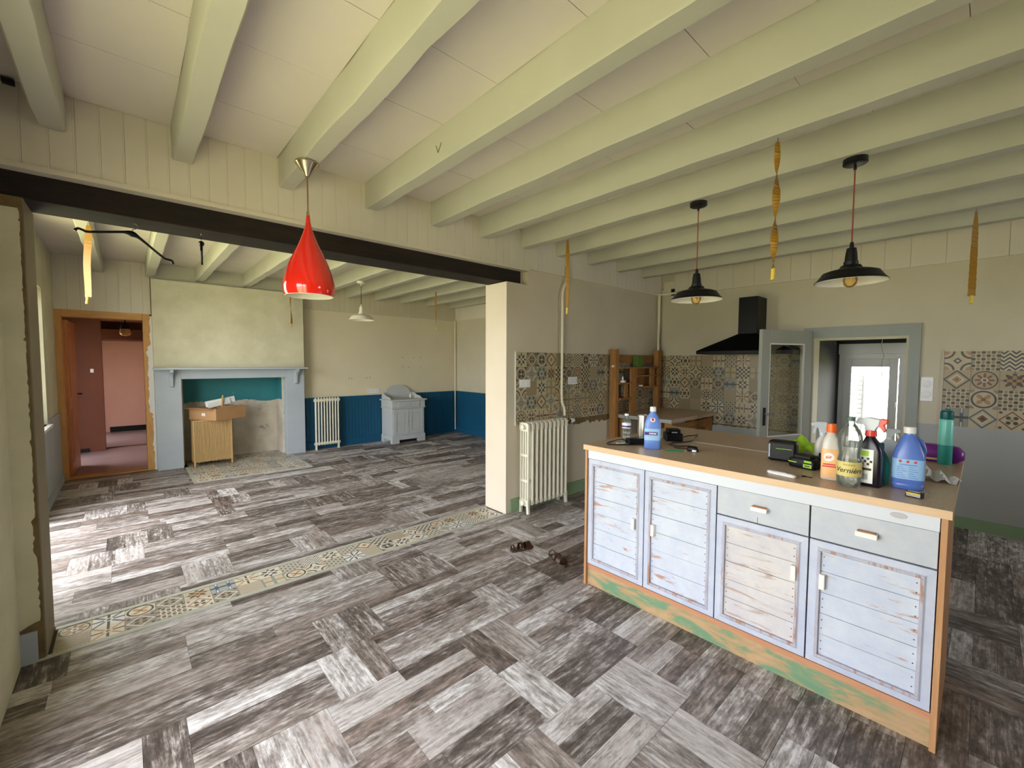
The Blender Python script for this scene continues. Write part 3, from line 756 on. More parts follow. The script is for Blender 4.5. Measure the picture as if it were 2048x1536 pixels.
struct('wall_hall', B(-1.15, YB+.16, -.1, -.95, 8.62, ZC).box(-1.15, 9.28, -.1, -.95, 10.75, ZC).box(-1.15, 11.45, -.1, -.95, 12.4, ZC).box(-1.15, 8.62, 2.0, -.95, 9.28, ZC).box(-1.15, 10.75, 2.0, -.95, 11.45, ZC).box(-.95, 9.78, -.1, -.30, 10.0, ZC), M['brownwall'])
struct('wall_hall_end', B(-1.15, 12.2, -.1, 2.5, 12.4, ZC).box(1.6, YB+.35, -.1, 1.8, 12.2, ZC), M['pink'])
struct('ceiling_hall', B(-.95, 11.3, 1.905, 1.6, 12.2, 2.1).box(-.95, YB+.16, 2.25, 1.6, 11.3, 2.3), M['brownwall'])
struct('floor_hall', B(-1.6, YB+.16, -.12, 2.0, 12.4, 0), M['hallfloor'])
struct('baseboard_hall', B(-.3, 12.185, 0, 1.6, 12.2, .11).box(-.95, 9.765, 0, -.50, 9.78, .06), M['black'])
struct('trim_7', B(-.95, 9.98, 0, 1.6, 10.02, .012), M['brownwall'])
hd = bpy.data.objects.new('door_2', None); col.objects.link(hd)
hd.matrix_basis = Matrix.Translation((DX0+.012, YB+.19, .012)) @ Matrix.Rotation(math.atan2(.74, .028), 4, 'Z'); tag(hd, 'orange stained wooden hall door swung open', kind='structure')
loc(B(0, -.02, 0, .74, .02, 2.0), 'door_leaf', M['doorwood'], hd, bevel=.003)
for (a, b) in ((.15, .85), (1.0, 1.85)): loc(B(.1, -.026, a, .64, -.02, b), 'door_panel', M['doorwood'], hd, bevel=.002)
loc(MB().tube([(.68, -.02, 1.02), (.68, -.065, 1.02), (.58, -.066, 1.02)], .009), 'door_handle', M['dark'], hd, smooth=40)
hl = thing('hall_lantern', 'small brown ceiling lantern with glass bowl in the hall', 'lamp', (.0, 10.4, 1.93))
B(-.01, 10.39, 2.15, .01, 10.41, 2.25).build('stem', M['dark'], hl)
MB().lathe([(.02, .22), (.06, .18), (.075, .12), (.07, .115), (.0, .13)], 16, (0, 10.4, 1.95)).build('cap', M['dark'], hl, smooth=40)
MB().lathe([(.07, .115), (.085, .04), (.06, 0), (0, -.01)], 16, (0, 10.4, 1.95)).build('bowl', plain('amber_glass', (206, 160, 96), .15), hl, smooth=40)
B(-.445, 9.775, 1.30, -.405, 9.78, 1.36).build('light_switch', M['wplastic'])
tag(bpy.data.objects['light_switch'], 'small white light switch on the dark hall wall', 'switch')

# ---------------------------------------------------------------- radiators
def radiator(name, label, x0, x1, yc, h, n, ncol, parent_y):
    t = thing(name, label, 'radiator', ((x0+x1)/2, yc, 0)); p = (x1-x0)/n; D = .034
    for i in range(n):
        xc = x0+p*(i+.5); mb = MB(); ends = i in (0, n-1); rw = p*.20
        for c in range(ncol):
            y = yc+(c-(ncol-1)/2)*D
            mb.tube([(xc, y, .10), (xc, y, h-.06)], rw*.8 if 0 < c < ncol-1 else rw, 8)
        yo = (ncol-1)/2*D+rw
        for (za, zb) in ((h-.085, h), (.075, .135)):
            mb.prism([(yc-yo, za+.012), (yc-yo+.012, za), (yc+yo-.012, za), (yc+yo, za+.012), (yc+yo, zb-.018), (yc+yo-.02, zb), (yc-yo+.02, zb), (yc-yo, zb-.018)], 0, xc-rw*1.05, xc+rw*1.05)
        if i > 0: mb.box(xc-rw*.6, yc-yo+rw, .11, xc+rw*.6, yc+yo-rw, h-.04)
        for zc in (h*.36, h*.64): mb.box(xc-rw*.78, yc-yo+.004, zc-.012, xc+rw*.78, yc+yo-.004, zc+.012)
        if ends:
            for s in (-1, 1):
                mb.prism([(yc+s*yo, .10), (yc+s*(yo-.03), .10), (yc+s*(yo-.022), 0), (yc+s*(yo+.004), 0)], 0, xc-rw*.9, xc+rw*.9)
        mb.build('section', M['radiator'], t, smooth=40)
    hub = MB()
    for z in (.105, h-.045): hub.tube([(x0-.004, yc, z), (x1+.004, yc, z)], .024, 12)
    hub.build('header_pipe', M['radiator'], t, smooth=40)
    return t
rk = radiator('radiator', 'cream cast-iron column radiator standing below the patterned tiles', 2.865, 3.49, 3.015, .905, 10, 4, YP)
for z in (.105, .86): MB().lathe([(.026, 0), (.026, .006), (.014, .012), (0, .012)], 14, mat=Matrix.Translation((2.865, 3.015, z)) @ Matrix.Rotation(-math.pi/2, 4, 'Y')).build('end_cap', M['radiator'], rk, smooth=30)
v = MB().tube([(3.49, 3.03, .86), (3.61, 3.03, .86)], .010, 10).build('valve_body', M['chrome'], rk, smooth=40)
MB().lathe([(.02, 0), (.026, .01), (.027, .05), (.022, .062), (0, .062)], 14, mat=Matrix.Translation((3.60, 3.03, .86)) @ Matrix.Rotation(math.pi/2, 4, 'Y')).build('thermostat_head', M['wplastic'], v, smooth=35)
MB().lathe([(.019, .0), (.018, .006), (0, .006)], 14, mat=Matrix.Translation((3.662, 3.03, .86)) @ Matrix.Rotation(math.pi/2, 4, 'Y')).build('thermostat_cap', M['black'], v, smooth=35)
rl = radiator('radiator', 'cream column radiator beside the fireplace against blue boards', 2.31, 2.725, 7.50, .885, 9, 2, YB)
# heating pipes
def pipe(label, pts, r=.014):
    o = MB().tube(pts, r, 10).build('heating_pipe', M['pipe'], None, smooth=50); return tag(o, label, 'pipe')
pipe('cream heating pipe bending down the partition wall to the radiator', smooth_path([(3.57, YP-.03, 2.56), (3.565, YP-.055, 2.50), (3.56, YP-.05, 2.38), (3.52, YP-.05, 2.32), (3.49, YP-.05, 2.24), (3.49, YP-.05, 2.1)], 5)+smooth_path([(3.49, YP-.05, 1.15), (3.50, YP-.05, 1.06), (3.53, YP-.055, 1.0), (3.53, YP-.06, .92)], 5))
pipe('straight cream pipe in the kitchen corner behind the pallet shelf', [(5.52, YP-.045, 2.42), (5.52, YP-.045, .88)], .016)
pipe('stubby cream pipe elbow under the boards in the kitchen corner', [(5.50, YP-.03, 2.445), (5.60, YP-.10, 2.45), (5.61, YP-.35, 2.46)], .016)
pipe('thin cream pipe down the living room corner over the blue boards', [(XL-.05, YB-.05, 2.36), (XL-.05, YB-.05, .05)], .014)

# ---------------------------------------------------------------- pendants
def cord(t, x, y, z0, z1, c, r=.0035): return MB().tube([(x, y, z0), (x, y, z1)], r, 6).build('cord', c, t)
M['red'] = plain('red_gloss', (222, 36, 22), .12, Coat_Weight=.6, Coat_Roughness=.05)
M['shade_white'] = plain('shade_white', (240, 238, 230), .4)
M['cord_red'] = plain('braided_cord', (150, 70, 56), .8)
M['cord_brown'] = plain('brown_cord', (130, 96, 74), .8)
rx, ry = .790, 2.608
t = thing('pendant_lamp', 'glossy red teardrop pendant lamp with a nickel ceiling cone', 'lamp', (rx, ry, 1.87))
MB().lathe([(.0, 2.615), (.062, 2.617), (.064, 2.608), (.058, 2.602), (.030, 2.566), (.012, 2.540), (.0, 2.538)], 28, (rx, ry, 0)).build('ceiling_cone', M['nickel'], t, smooth=35)
cord(t, rx, ry, 2.54, 2.34, M['cord_brown'])
MB().lathe([(.0, 2.345), (.008, 2.345), (.009, 2.325), (0, 2.325)], 12, (rx, ry, 0)).build('collar', M['nickel'], t, smooth=35)
prof = [(.009, 2.325), (.012, 2.29), (.019, 2.255), (.032, 2.215), (.052, 2.165), (.078, 2.11), (.104, 2.05), (.124, 1.99), (.135, 1.945), (.1375, 1.915), (.134, 1.888), (.127, 1.872)]
MB().lathe(prof, 40, (rx, ry, 0)).build('shade', M['red'], t, smooth=60)
MB().lathe([(r-.003, z) for r, z in prof[::-1]], 40, (rx, ry, 0)).build('shade_lining', M['shade_white'], t, smooth=60)
MB().lathe([(.127, 1.872), (.124, 1.870), (.1237, 1.8725)], 40, (rx, ry, 0)).build('rim', M['shade_white'], t, smooth=60)
MB().lathe([(0, 2.10), (.018, 2.10), (.018, 2.05), (.03, 2.02), (.034, 1.99), (.028, 1.965), (0, 1.955)], 20, (rx, ry, 0)).build('bulb', M['shade_white'], t, smooth=50)
M['bulb'] = glassy('amber_bulb', (1.0, .86, .56), 1.0, .02, .25, (226, 186, 110))
def barn(label, x, y, mat, lining, cordm, zr, R, bulb=True, zc=ZB):
    t = thing('pendant_lamp', label, 'lamp', (x, y, zr))
    MB().lathe([(0, zc), (.056, zc), (.056, zc-.026), (.05, zc-.030), (0, zc-.030)], 28, (x, y, 0)).build('ceiling_rose', mat, t, smooth=35)
    MB().lathe([(.006, zc-.03), (.008, zc-.055), (.006, zc-.06), (0, zc-.06)], 10, (x, y, 0)).build('cord_grip', mat, t, smooth=35)
    s = R/.165
    cord(t, x, y, zc-.05, zr+.20*s, cordm)
    MB().lathe([(0, .215), (.008, .215), (.011, .185), (.022, .182), (.027, .15), (.03, .11), (.034, .108), (.034, .09), (.0, .09)], 20, (x, y, zr)).build('socket_cup', mat, t, smooth=35)
    pr = [(.03, .09), (.045, .088), (.052, .076), (.058, .070), (.100, .060), (.128, .050), (.148, .020), (.165, .002), (.166, -.001)]
    pr = [(a*s, b*s) for a, b in pr]
    MB().lathe(pr, 44, (x, y, zr)).build('shade', mat, t, smooth=35)
    MB().lathe([(a-.0025, b-.002) for a, b in pr[::-1]], 44, (x, y, zr)).build('shade_lining', lining, t, smooth=35)
    if bulb:
        b = MB().lathe([(0, .085), (.014, .084), (.016, .06), (.030, .03), (.034, .006), (.028, -.018), (.014, -.030), (0, -.033)], 24, (x, y, zr)).build('bulb', M['bulb'], t, smooth=60)
        MB().tube(smooth_path([(x-.01, y, zr+.05), (x-.012, y, zr), (x, y, zr+.045), (x+.012, y, zr), (x+.01, y, zr+.05)], 4), .0012, 5).build('filament', M['nickel'], b)
    return t
barn('black barn-style pendant lamp hanging nearest the cooker hood', 3.0, 1.385, M['blackmetal'], M['shade_white'], M['cord_red'], 1.945, .170)
barn('black barn-style pendant lamp over the cleaning bottles', 3.0, .520, M['blackmetal'], M['shade_white'], M['cord_red'], 1.955, .165)
barn('small white enamel pendant lamp hanging in the living room', 2.476, 5.911, M['radiator'], M['shade_white'], M['dark'], 2.085, .17, False)

# ---------------------------------------------------------------- fly papers
M['fly'] = plain('fly_paper', (150, 108, 16), .5); M['fly_end'] = plain('fly_tube', (226, 196, 76), .5)
def fly(label, x, y, z0, z1, w, twist, tilt=(0, 0), seed=1):
    t = thing('fly_paper', label, 'fly paper', (x+tilt[0], y+tilt[1], z1), group='sticky fly papers hanging from the beams')
    q = random.Random(seed); n = 40; P, Dd, W = [], [], []
    zs = z0-.02; ze = z1+.055
    for i in range(n+1):
        f = i/n; a = .6+twist*f+q.uniform(-.08, .08)*(.15 if w > .05 else 1); P.append((x+tilt[0]*f+.004*math.sin(7*f+seed), y+tilt[1]*f, zs+(ze-zs)*f)); Dd.append((math.cos(a), -math.sin(a), 0))
        W.append(w*(.55+.45*min(1, f*6))*(1+q.uniform(-.06, .06)*(.2 if w > .05 else 1)))
    MB().ribbon(P, Dd, W).build('sticky_strip', M['fly'], t)
    MB().tube([(x, y, z0), (x, y, zs)], .0015, 5).build('hook', M['dark'], t)
    MB().tube([(x+tilt[0], y+tilt[1], ze+.004), (x+tilt[0]-.006, y+tilt[1], z1)], .010, 10).build('cartridge', M['fly_end'], t, smooth=40)
fly('broad flat yellow fly paper hanging beside the coat hanger', -.20, 4.95, ZB, 1.962, .062, .25, (-.02, 0), 1)
fly('brown fly paper dangling before the chimney breast below the red lamp', 1.936, 7.34, 2.585, 2.03, .030, 2.4, (.01, 0), 2)
fly('dark fly paper hanging near the living room corner pipe', 3.938, 6.30, 2.70, 2.042, .036, 1.6, (0, 0), 3)
fly('fly paper hanging in front of the heating pipe on the partition', 3.0, 2.573, ZB, 1.94, .034, 1.2, (0, 0), 4)
fly('long twisted fly paper between the two black pendant lamps', 2.441, .735, ZB, 1.92, .034, 9.0, (0, 0), 5)
fly('fly paper hanging above the separate tile panel', 4.60, .085, ZB, 1.94, .040, 1.0, (-.01, 0), 6)

# ---------------------------------------------------------------- coat hangers on the lintel
def hanger(label, x, y, zt, rz):
    t = thing('coat_hanger', label, 'coat hanger', (x, y, zt), rz)
    arm = smooth_path([(-.215, 0, -.135), (-.205, 0, -.118), (-.185, 0, -.118), (-.16, 0, -.115), (-.05, 0, -.060), (-.02, 0, -.048), (0, 0, -.046), (.02, 0, -.048), (.05, 0, -.060), (.16, 0, -.115), (.185, 0, -.118), (.205, 0, -.118), (.215, 0, -.135)], 4)
    k = len(arm); loc(MB().tube(arm, [.0065+.010*math.exp(-((i-k/2)/(k*.10))**2) for i in range(k)], 8), 'shoulder_bar', M['black'], t, smooth=50)
    loc(MB().tube(smooth_path([(0, 0, -.046), (0, 0, -.022), (.012, 0, -.010), (.018, 0, .004), (.006, 0, .016), (-.008, 0, .012)], 5), .0018, 6), 'hook', M['chrome'], t, smooth=50)
    return t
h1 = hanger('black plastic coat hanger hanging askew under the dark lintel', .055, 3.30, 2.272, 0.0)
h1.matrix_basis = Matrix.Translation((.055, 3.30, 2.272)) @ Matrix.Rotation(math.radians(14), 4, 'Y') @ Matrix.Rotation(.15, 4, 'Z')
h2 = hanger('black coat hanger seen edge-on under the dark lintel', .365, 3.27, 2.272, math.radians(83.6))
for hh in (h1, h2): hh.location.z -= .004

# ---------------------------------------------------------------- cooker hood
t = thing('cooker_hood', 'black pyramid cooker hood with square duct on the kitchen wall', 'hood', (5.5, 1.86, 1.60))
hy0, hy1 = 1.36, 2.385
B(5.2, hy0, 1.605, XK-.007, hy1, 1.645).build('rim', M['blackhood'], t, bevel=.004)
a = [(5.2, hy0, 1.645), (XK-.007, hy0, 1.645), (XK-.007, hy1, 1.645), (5.2, hy1, 1.645)]; b = [(5.35, 1.757, 1.84), (XK-.007, 1.757, 1.84), (XK-.007, 1.961, 1.84), (5.35, 1.961, 1.84)]
mb = MB(); mb.v = a+b; mb.f = [(0, 1, 2, 3), (4, 7, 6, 5)]+[(i, i+4, (i+1) % 4+4, (i+1) % 4) for i in range(4)]; mb.build('canopy', M['blackhood'], t)
B(5.35, 1.757, 1.84, XK-.001, 1.961, 2.265).build('duct', M['blackhood'], t, bevel=.003)
for i in range(3): MB().lathe([(0, 0), (.008, 0), (.007, .004), (0, .004)], 12, mat=Matrix.Translation((5.2, 1.80+i*.05, 1.625)) @ Matrix.Rotation(-math.pi/2, 4, 'Y')).build('button', M['black'], t)

# ---------------------------------------------------------------- sockets and plates
def plate(name, label, x, z, n, kind, y=YP-.006, cat='socket'):
    t = thing(name, label, cat, (x, y, z)); w = .075*n
    B(x-w/2, y-.009, z-.041, x+w/2, y, z+.041).build('plate', M['wplastic'], t, bevel=.004)
    for i in range(n):
        cx = x-w/2+.0375+i*.071
        if kind == 'socket': MB().lathe([(.026, 0), (.025, .003), (.021, .003), (.020, -.004), (0, -.004)], 18, mat=Matrix.Translation((cx, y-.009, z)) @ Matrix.Rotation(math.pi/2, 4, 'X')).build('socket_well', M['greypaint'], t, smooth=30)
        else: B(cx-.024, y-.0125, z-.026, cx+.024, y-.009, z+.026).build('rocker', M['wplastic'], t, bevel=.002)
plate('light_switch', 'white double light switch on the tiles nearest the pillar', 2.975, 1.285, 2, 'switch', cat='switch')
plate('wall_socket', 'white double wall socket on the tiles beside the heating pipe', 3.72, 1.295, 2, 'socket')
plate('wall_socket', 'row of white sockets on the living room wall above the blue boards', 3.40, .955, 3, 'socket', YB-.001)
t = thing('control_plate', 'upright white control plate between the doorway and tile panel', 'switch', (XK, .36, 1.25))
B(XK-.010, .315, 1.145, XK, .405, 1.375).build('plate', M['wplastic'], t, bevel=.012)
for z in (1.21, 1.31): MB().lathe([(.033, 0), (.033, .004), (.028, .006), (0, .006)], 20, mat=Matrix.Translation((XK-.010, .36, z)) @ Matrix.Rotation(-math.pi/2, 4, 'Y')).build('knob', M['wplastic'], t, smooth=30)
# ---------------------------------------------------------------- kitchen island
IX = 2.272; TZ = .955
wt = thing('island_worktop', 'long brown laminate worktop with pale edge nearest the camera on the island', 'worktop', (2.57, .915, .92))
B(2.246, .056, .922, 2.895, 1.772, .953).build('edge_band', M['worktop_edge'], wt)
B(2.2465, .0565, .953, 2.895, 1.7715, TZ).build('surface', M['worktop'], wt)
B(2.895, .06, .93, 2.903, 1.768, TZ+.0008).build('joint_strip', M['white'], wt)
B(2.268, .088, .862, 2.29, 1.748, .9215).build('apron', painted('apron_paint', (208, 212, 220), (198, 203, 214), 3, .5, .1), wt)
MB().lathe([(0, 0), (.024, 0), (.023, .0015), (0, .0018)], 20, mat=Matrix.Translation((2.268, .205, .895)) @ Matrix.Rotation(-math.pi/2, 4, 'Y') @ Matrix.Diagonal((.5, 1.1, 1, 1))).build('badge', plain('grey_badge', (176, 172, 176), .4), wt)
w2 = thing('island_worktop', 'second brown worktop behind the white joint on the island', 'worktop', (3.19, .915, .92))
B(2.9035, .056, .922, 3.48, 1.772, .953).build('edge_band', M['worktop_edge'], w2); B(2.9035, .0565, .953, 3.4795, 1.7715, TZ).build('surface', M['worktop'], w2)
pb = thing('plinth_board', 'green and bare wood plinth board along the island foot', 'plinth', (2.29, .915, 0))
B(2.283, .086, 0, 2.300, 1.75, .112).build('painted_board', M['plinth'], pb); B(2.279, .086, .112, 2.300, 1.75, .14).build('top_strip', M['orange_strip'], pb)
for nm, y0, y1, lb in (('end_panel', 1.752, 1.768, 'orange wood end panel of the island facing the radiator'), ('end_panel', .066, .085, 'orange wood end panel of the island closest to the camera')):
    tag(B(2.262, y0, 0, 2.88, y1, .9215).build(nm, M['orangewood'], None, bevel=.001), lb, 'panel')
rc = thing('cabinet', 'plain rear cabinet row under the second worktop of the island', 'cabinet', (3.18, .915, 0))
B(2.89, .10, .1, 3.44, 1.74, .92).build('body', M['greypaint'], rc)
B(2.95, .12, 0, 3.40, 1.72, .1).build('plinth', M['slate'], rc)
for i in range(3): B(3.44, .11+i*.545, .12, 3.458, .645+i*.545, .90).build('door', M['cab_frame'], rc, bevel=.002)
def cabinet(label, y0, y1, drawer, mat, hy, hz, dhy=None, seed=0):
    t = thing('cabinet', label, 'cabinet', (IX+.3, (y0+y1)/2, 0)); g = .0022; q = random.Random(seed)
    B(2.296, y0, .14, 2.86, y1, .862).build('body', M['slate'], t)
    zt = .858 if not drawer else .708
    dr = bpy.data.objects.new('door', None); col.objects.link(dr); dr.parent = t; dr.matrix_basis = Matrix.Translation((-.3, 0, 0)); dr.empty_display_size = .02
    a, b, z0, z1 = y0+g, y1-g, .147, zt; fw = .042
    fr = MB()
    def rail(p, q_):  # mitred rail from outer edge to inner edge with moulding
        pass
    prof = [(0, 0), (0, -.018), (.026, -.020), (.032, -.024), (.038, -.018), (fw, -.012), (fw, 0)]
    corners = [(a, z0), (b, z0), (b, z1), (a, z1)]; rings = []
    for d, xx in prof: rings.append([(2.292+xx, a+d, z0+d), (2.292+xx, b-d, z0+d), (2.292+xx, b-d, z1-d), (2.292+xx, a+d, z1-d)])
    for r in rings: fr.v += r
    for i in range(len(rings)-1):
        for k in range(4): fr.f.append((i*4+k, i*4+(k+1) % 4, (i+1)*4+(k+1) % 4, (i+1)*4+k))
    L = len(rings)-1
    for k in range(4): fr.f.append((k, L*4+k, L*4+(k+1) % 4, (k+1) % 4))
    fr.build('frame', mat[1], dr)
    mo = MB(); d0, d1 = .030, fw+.002
    for (ya, za, yb, zb, vert) in ((a, z0, b, z0, 0), (a, z1, b, z1, 0), (a, z0, a, z1, 1), (b, z0, b, z1, 1)):
        s1 = 1 if za == z0 and zb == z0 else -1
        if not vert: mo.box(2.2665, a+d0, za+s1*d0, 2.284, b-d0, za+s1*d1)
        else:
            s2 = 1 if ya == a else -1; mo.box(2.2668, ya+s2*d0, z0+d1, 2.284, ya+s2*d1, z1-d1)
    mo.build('moulding', M['cab_mould'], dr, bevel=.003)
    B(2.2895, a+.02, z0+.02, 2.2925, b-.02, z1-.02).build('backing', M['cab_back'], dr)
    n = 6 if not drawer else 5; zz = z0+fw-.002; H_ = (z1-fw+.002-zz)/n
    nails = MB()
    for i in range(n):
        xo = q.uniform(-.0015, .0015)
        B(2.281+xo, a+fw-.004, zz+i*H_+.0009, 2.291, b-fw+.004, zz+(i+1)*H_-.0009).build('slat', mat[0], dr, bevel=.0012)
        for yy in (a+fw+.012, b-fw-.012):
            for zz2 in (.3, .7): nails.lathe([(0, 0), (.0028, 0), (.002, .001), (0, .0012)], 6, mat=Matrix.Translation((2.281+xo, yy, zz+(i+zz2)*H_)) @ Matrix.Rotation(-math.pi/2, 4, 'Y'))
    nails.build('nail_heads', M['slate'], dr)['kind'] = 'stuff'
    hd_ = MB().box(2.254, hy-.0105, hz-.034, 2.281, hy+.0105, hz+.034).build('handle', M['handle'], dr, bevel=.003)
    if drawer:
        d2 = bpy.data.objects.new('drawer', None); col.objects.link(d2); d2.parent = t; d2.matrix_basis = Matrix.Translation((-.3, 0, 0)); d2.empty_display_size = .02
        B(2.2735, y0+g, .715, 2.292, y1-g, .859).build('front', mat[2], d2, bevel=.0015)
        B(2.244, dhy-.036, .778, 2.2735, dhy+.036, .800).build('handle', M['handle'], d2, bevel=.003)
        B(2.2445, dhy-.03, .8002, 2.272, dhy+.03, .803).build('handle_wear', M['orange_strip'], d2)
        for s in (-1, 1): MB().lathe([(0, 0), (.0035, 0), (.003, .001), (0, .001)], 8, mat=Matrix.Translation((2.244, dhy+s*.02, .789)) @ Matrix.Rotation(-math.pi/2, 4, 'Y')).build('screw', M['chrome'], d2)
    return t
M['handle'] = plain('handle_enamel', (236, 232, 222), .4)
cb = (M['cab_blue'], M['cab_frame'], M['cab_drawer']); cc_ = (M['cab_cream'], M['cab_frame'], M['cab_drawer'])
cabinet('narrow pale blue slatted cabinet at the island end by the sandals', 1.333, 1.750, False, cb, 1.398, .515, seed=1)
cabinet('tall pale blue slatted cabinet without a drawer next to the cream door', .912, 1.331, False, cb, 1.268, .515, seed=2)
cabinet('cabinet with a whitewashed cream door below a cracked grey drawer', .502, .910, True, cc_, .555, .53, .705, seed=3)
cabinet('blue slatted cabinet with a drawer at the camera end of the island', .087, .500, True, cb, .445, .53, .30, seed=4)
B(2.2725, .715, .716, 2.2738, .7165, .745).build('crack', M['dark'], bpy.data.objects['drawer'])

# ---------------------------------------------------------------- corner table and pallet shelf
t = thing('work_table', 'brown topped work table on pallet legs in the kitchen corner', 'table', (5.05, 2.7, 0))
B(4.47, 2.30, .825, XK-.02, 3.09, .865).build('tabletop', M['worktop'], t); B(4.462, 2.30, .825, 4.47, 3.09, .865).build('edge_band', M['lower_grey'], t)
for x0 in (4.55, 5.05, 5.5):
    for y0 in (2.34, 2.98): B(x0, y0, 0, x0+.09, y0+.09, .825).build('leg', M['pallet'], t, bevel=.003)
for z0 in (.16, .50, .70): B(4.55, 2.325, z0, 5.59, 2.34, z0+.095).build('rail', M['pallet_x'], t)
s = thing('pallet_shelf', 'rough pallet wood shelf unit leaning in the kitchen corner', 'shelf', (4.9, 3.03, 0))
B(4.392, 2.985, 0, 4.455, 3.075, 1.662).build('post', M['pallet'], s, bevel=.003); B(5.385, 2.985, .866, 5.465, 3.055, 1.668).build('post', M['pallet'], s, bevel=.003)
B(4.72, 2.985, .866, 4.86, 3.005, 1.425).build('post', M['pallet'], s, bevel=.002)
for (x0, x1, z) in ((4.456, 5.384, 1.425), (4.456, 4.72, 1.235), (4.456, 4.72, 1.045), (4.86, 5.384, 1.32), (4.86, 5.384, 1.175)):
    B(x0, 2.96, z, x1, 3.08, z+.018).build('shelf_board', M['pallet_x'], s)
B(4.60, 2.99, 1.064, 4.665, 3.01, 1.234).build('divider', M['pallet'], s); B(5.17, 2.97, 1.194, 5.27, 2.99, 1.424).build('divider', M['pallet'], s)
B(4.456, 3.07, 1.50, 5.384, 3.085, 1.60).build('back_slat', M['darkpallet'] if 'darkpallet' in M else M['pallet_x'], s); B(4.86, 3.07, 1.20, 5.384, 3.085, 1.31).build('back_slat', M['pallet_x'], s); B(4.86, 3.07, 1.33, 5.384, 3.085, 1.42).build('back_slat', M['pallet_x'], s)
M['olive'] = plain('olive_box', (78, 112, 40), .6)
t = thing('green_carton', 'small green carton on top of the pallet shelf', 'carton', (4.95, 3.02, 1.443)); B(4.87, 2.985, 1.4435, 5.01, 3.055, 1.585).build('body', M['olive'], t, bevel=.003); B(4.868, 2.983, 1.545, 5.012, 3.057, 1.587).build('lid', M['olive'], t, bevel=.003)
t = thing('dropper_bottle', 'little white bottle standing inside the pallet shelf', 'bottle', (4.56, 3.0, 1.253))
MB().lathe([(0, 0), (.038, 0), (.038, .022), (.016, .028), (.0, .028)], 16, (4.56, 3.0, 1.2535)).build('body', M['wplastic'], t, smooth=35); MB().lathe([(.012, .028), (.010, .06), (.005, .075), (0, .075)], 12, (4.56, 3.0, 1.2535)).build('nozzle', M['wplastic'], t, smooth=35)
tag(MB().lathe([(0, 0), (.03, 0), (.032, .014), (.03, .016), (0, .012)], 16, (4.97, 3.0, 1.1935)).build('saucer', M['wplastic'], None, smooth=30), 'small white dish in the lower shelf bay', 'dish')
tag(MB().lathe([(0, 0), (.014, 0), (.016, .008), (.012, .03), (0, .032)], 14, mat=Matrix.Translation((4.396, 3.02, 1.455)) @ Matrix.Rotation(-math.pi/2, 4, 'Y')).build('coat_hook', M['wplastic'], None, smooth=30), 'small white knob hook on the shelf post', 'hook')
tag(MB().tube([(4.18, YP-.008, 1.39), (4.18, YP-.05, 1.39), (4.20, YP-.055, 1.40)], .007, 8).build('wall_hook', M['chrome'], None, smooth=30), 'small chrome hook on the tiles beside the shelf', 'hook')

# ---------------------------------------------------------------- washstand
V0, V1, VA, VBk = 3.545, 4.195, 7.15, 7.585
M['van'] = painted('washstand_paint', (192, 196, 196), (174, 180, 184), 4, .5, .1)
t = thing('washstand', 'pale grey painted washstand with arched back and double doors', 'washstand', (3.87, 7.36, 0))
for (x0, x1) in ((V0-.015, V0+.13), (V1-.13, V1+.015)):
    B(x0, VA-.015, 0, x1, VA+.06, .06).build('foot', M['van'], t, bevel=.004); B(x0, VBk-.1, 0, x1, VBk, .06).build('foot', M['van'], t)
B(V0-.015, VA-.015, .06, V1+.015, VBk, .135).build('plinth', M['van'], t, bevel=.004); B(V0-.008, VA-.008, .135, V1+.008, VBk, .15).build('plinth_moulding', M['van'], t, bevel=.004)
B(V0, VA, .15, V1, VBk, .635).build('body', M['van'], t)
B(V0-.02, VA-.025, .635, V1+.02, VBk, .655).build('moulding', M['van'], t, bevel=.004); B(V0-.012, VA-.015, .655, V1+.012, VBk, .775).build('frieze', M['van'], t, bevel=.006)
B(V0-.04, VA-.045, .775, V1+.04, VBk+.015, .80).build('top', M['van'], t, bevel=.005)
d = B(V0+.11, VA-.024, .668, V1-.11, VA-.015, .765).build('drawer', M['van'], t, bevel=.003); MB().lathe([(0, 0), (.012, 0), (.014, .014), (0, .02)], 12, mat=Matrix.Translation((3.87, VA-.024, .715)) @ Matrix.Rotation(math.pi/2, 4, 'X')).build('knob', M['van'], d, smooth=30)
xm = (V0+V1)/2
for (a, b, kx) in ((V0+.02, xm-.004, xm-.035), (xm+.004, V1-.02, xm+.035)):
    d = MB().box(a, VA-.012, .16, a+.06, VA, .625).box(b-.06, VA-.012, .16, b, VA, .625).box(a+.06, VA-.012, .16, b-.06, VA, .22).box(a+.06, VA-.012, .565, b-.06, VA, .625).build('door', M['van'], t)
    B(a+.075, VA-.008, .235, b-.075, VA+.001, .55).build('door_panel', M['van'], d, bevel=.004)
    MB().lathe([(0, 0), (.009, 0), (.013, .014), (.01, .02), (0, .022)], 12, mat=Matrix.Translation((kx, VA-.012, .40)) @ Matrix.Rotation(math.pi/2, 4, 'X')).build('knob', M['van'], d, smooth=30)
arch = [(V0, .80), (V1, .80), (V1, .87), (V1-.03, .90), (V1-.09, .93)]+[(xm+.24*math.cos(u_), .93+.12*math.sin(u_)) for u_ in [math.pi*i/14 for i in range(0, 15)]]+[(V0+.09, .93), (V0+.03, .90), (V0, .87)]
MB().prism(arch, 1, VBk-.022, VBk).build('arched_back', M['van'], t)
wing = [(VBk-.022, .80), (VBk-.022, .905), (VBk-.10, .895), (VBk-.18, .86), (VBk-.30, .845), (VBk-.38, .80)]
for x0 in (V0, V1-.02): MB().prism(wing, 0, x0, x0+.02).build('side_wing', M['van'], t)
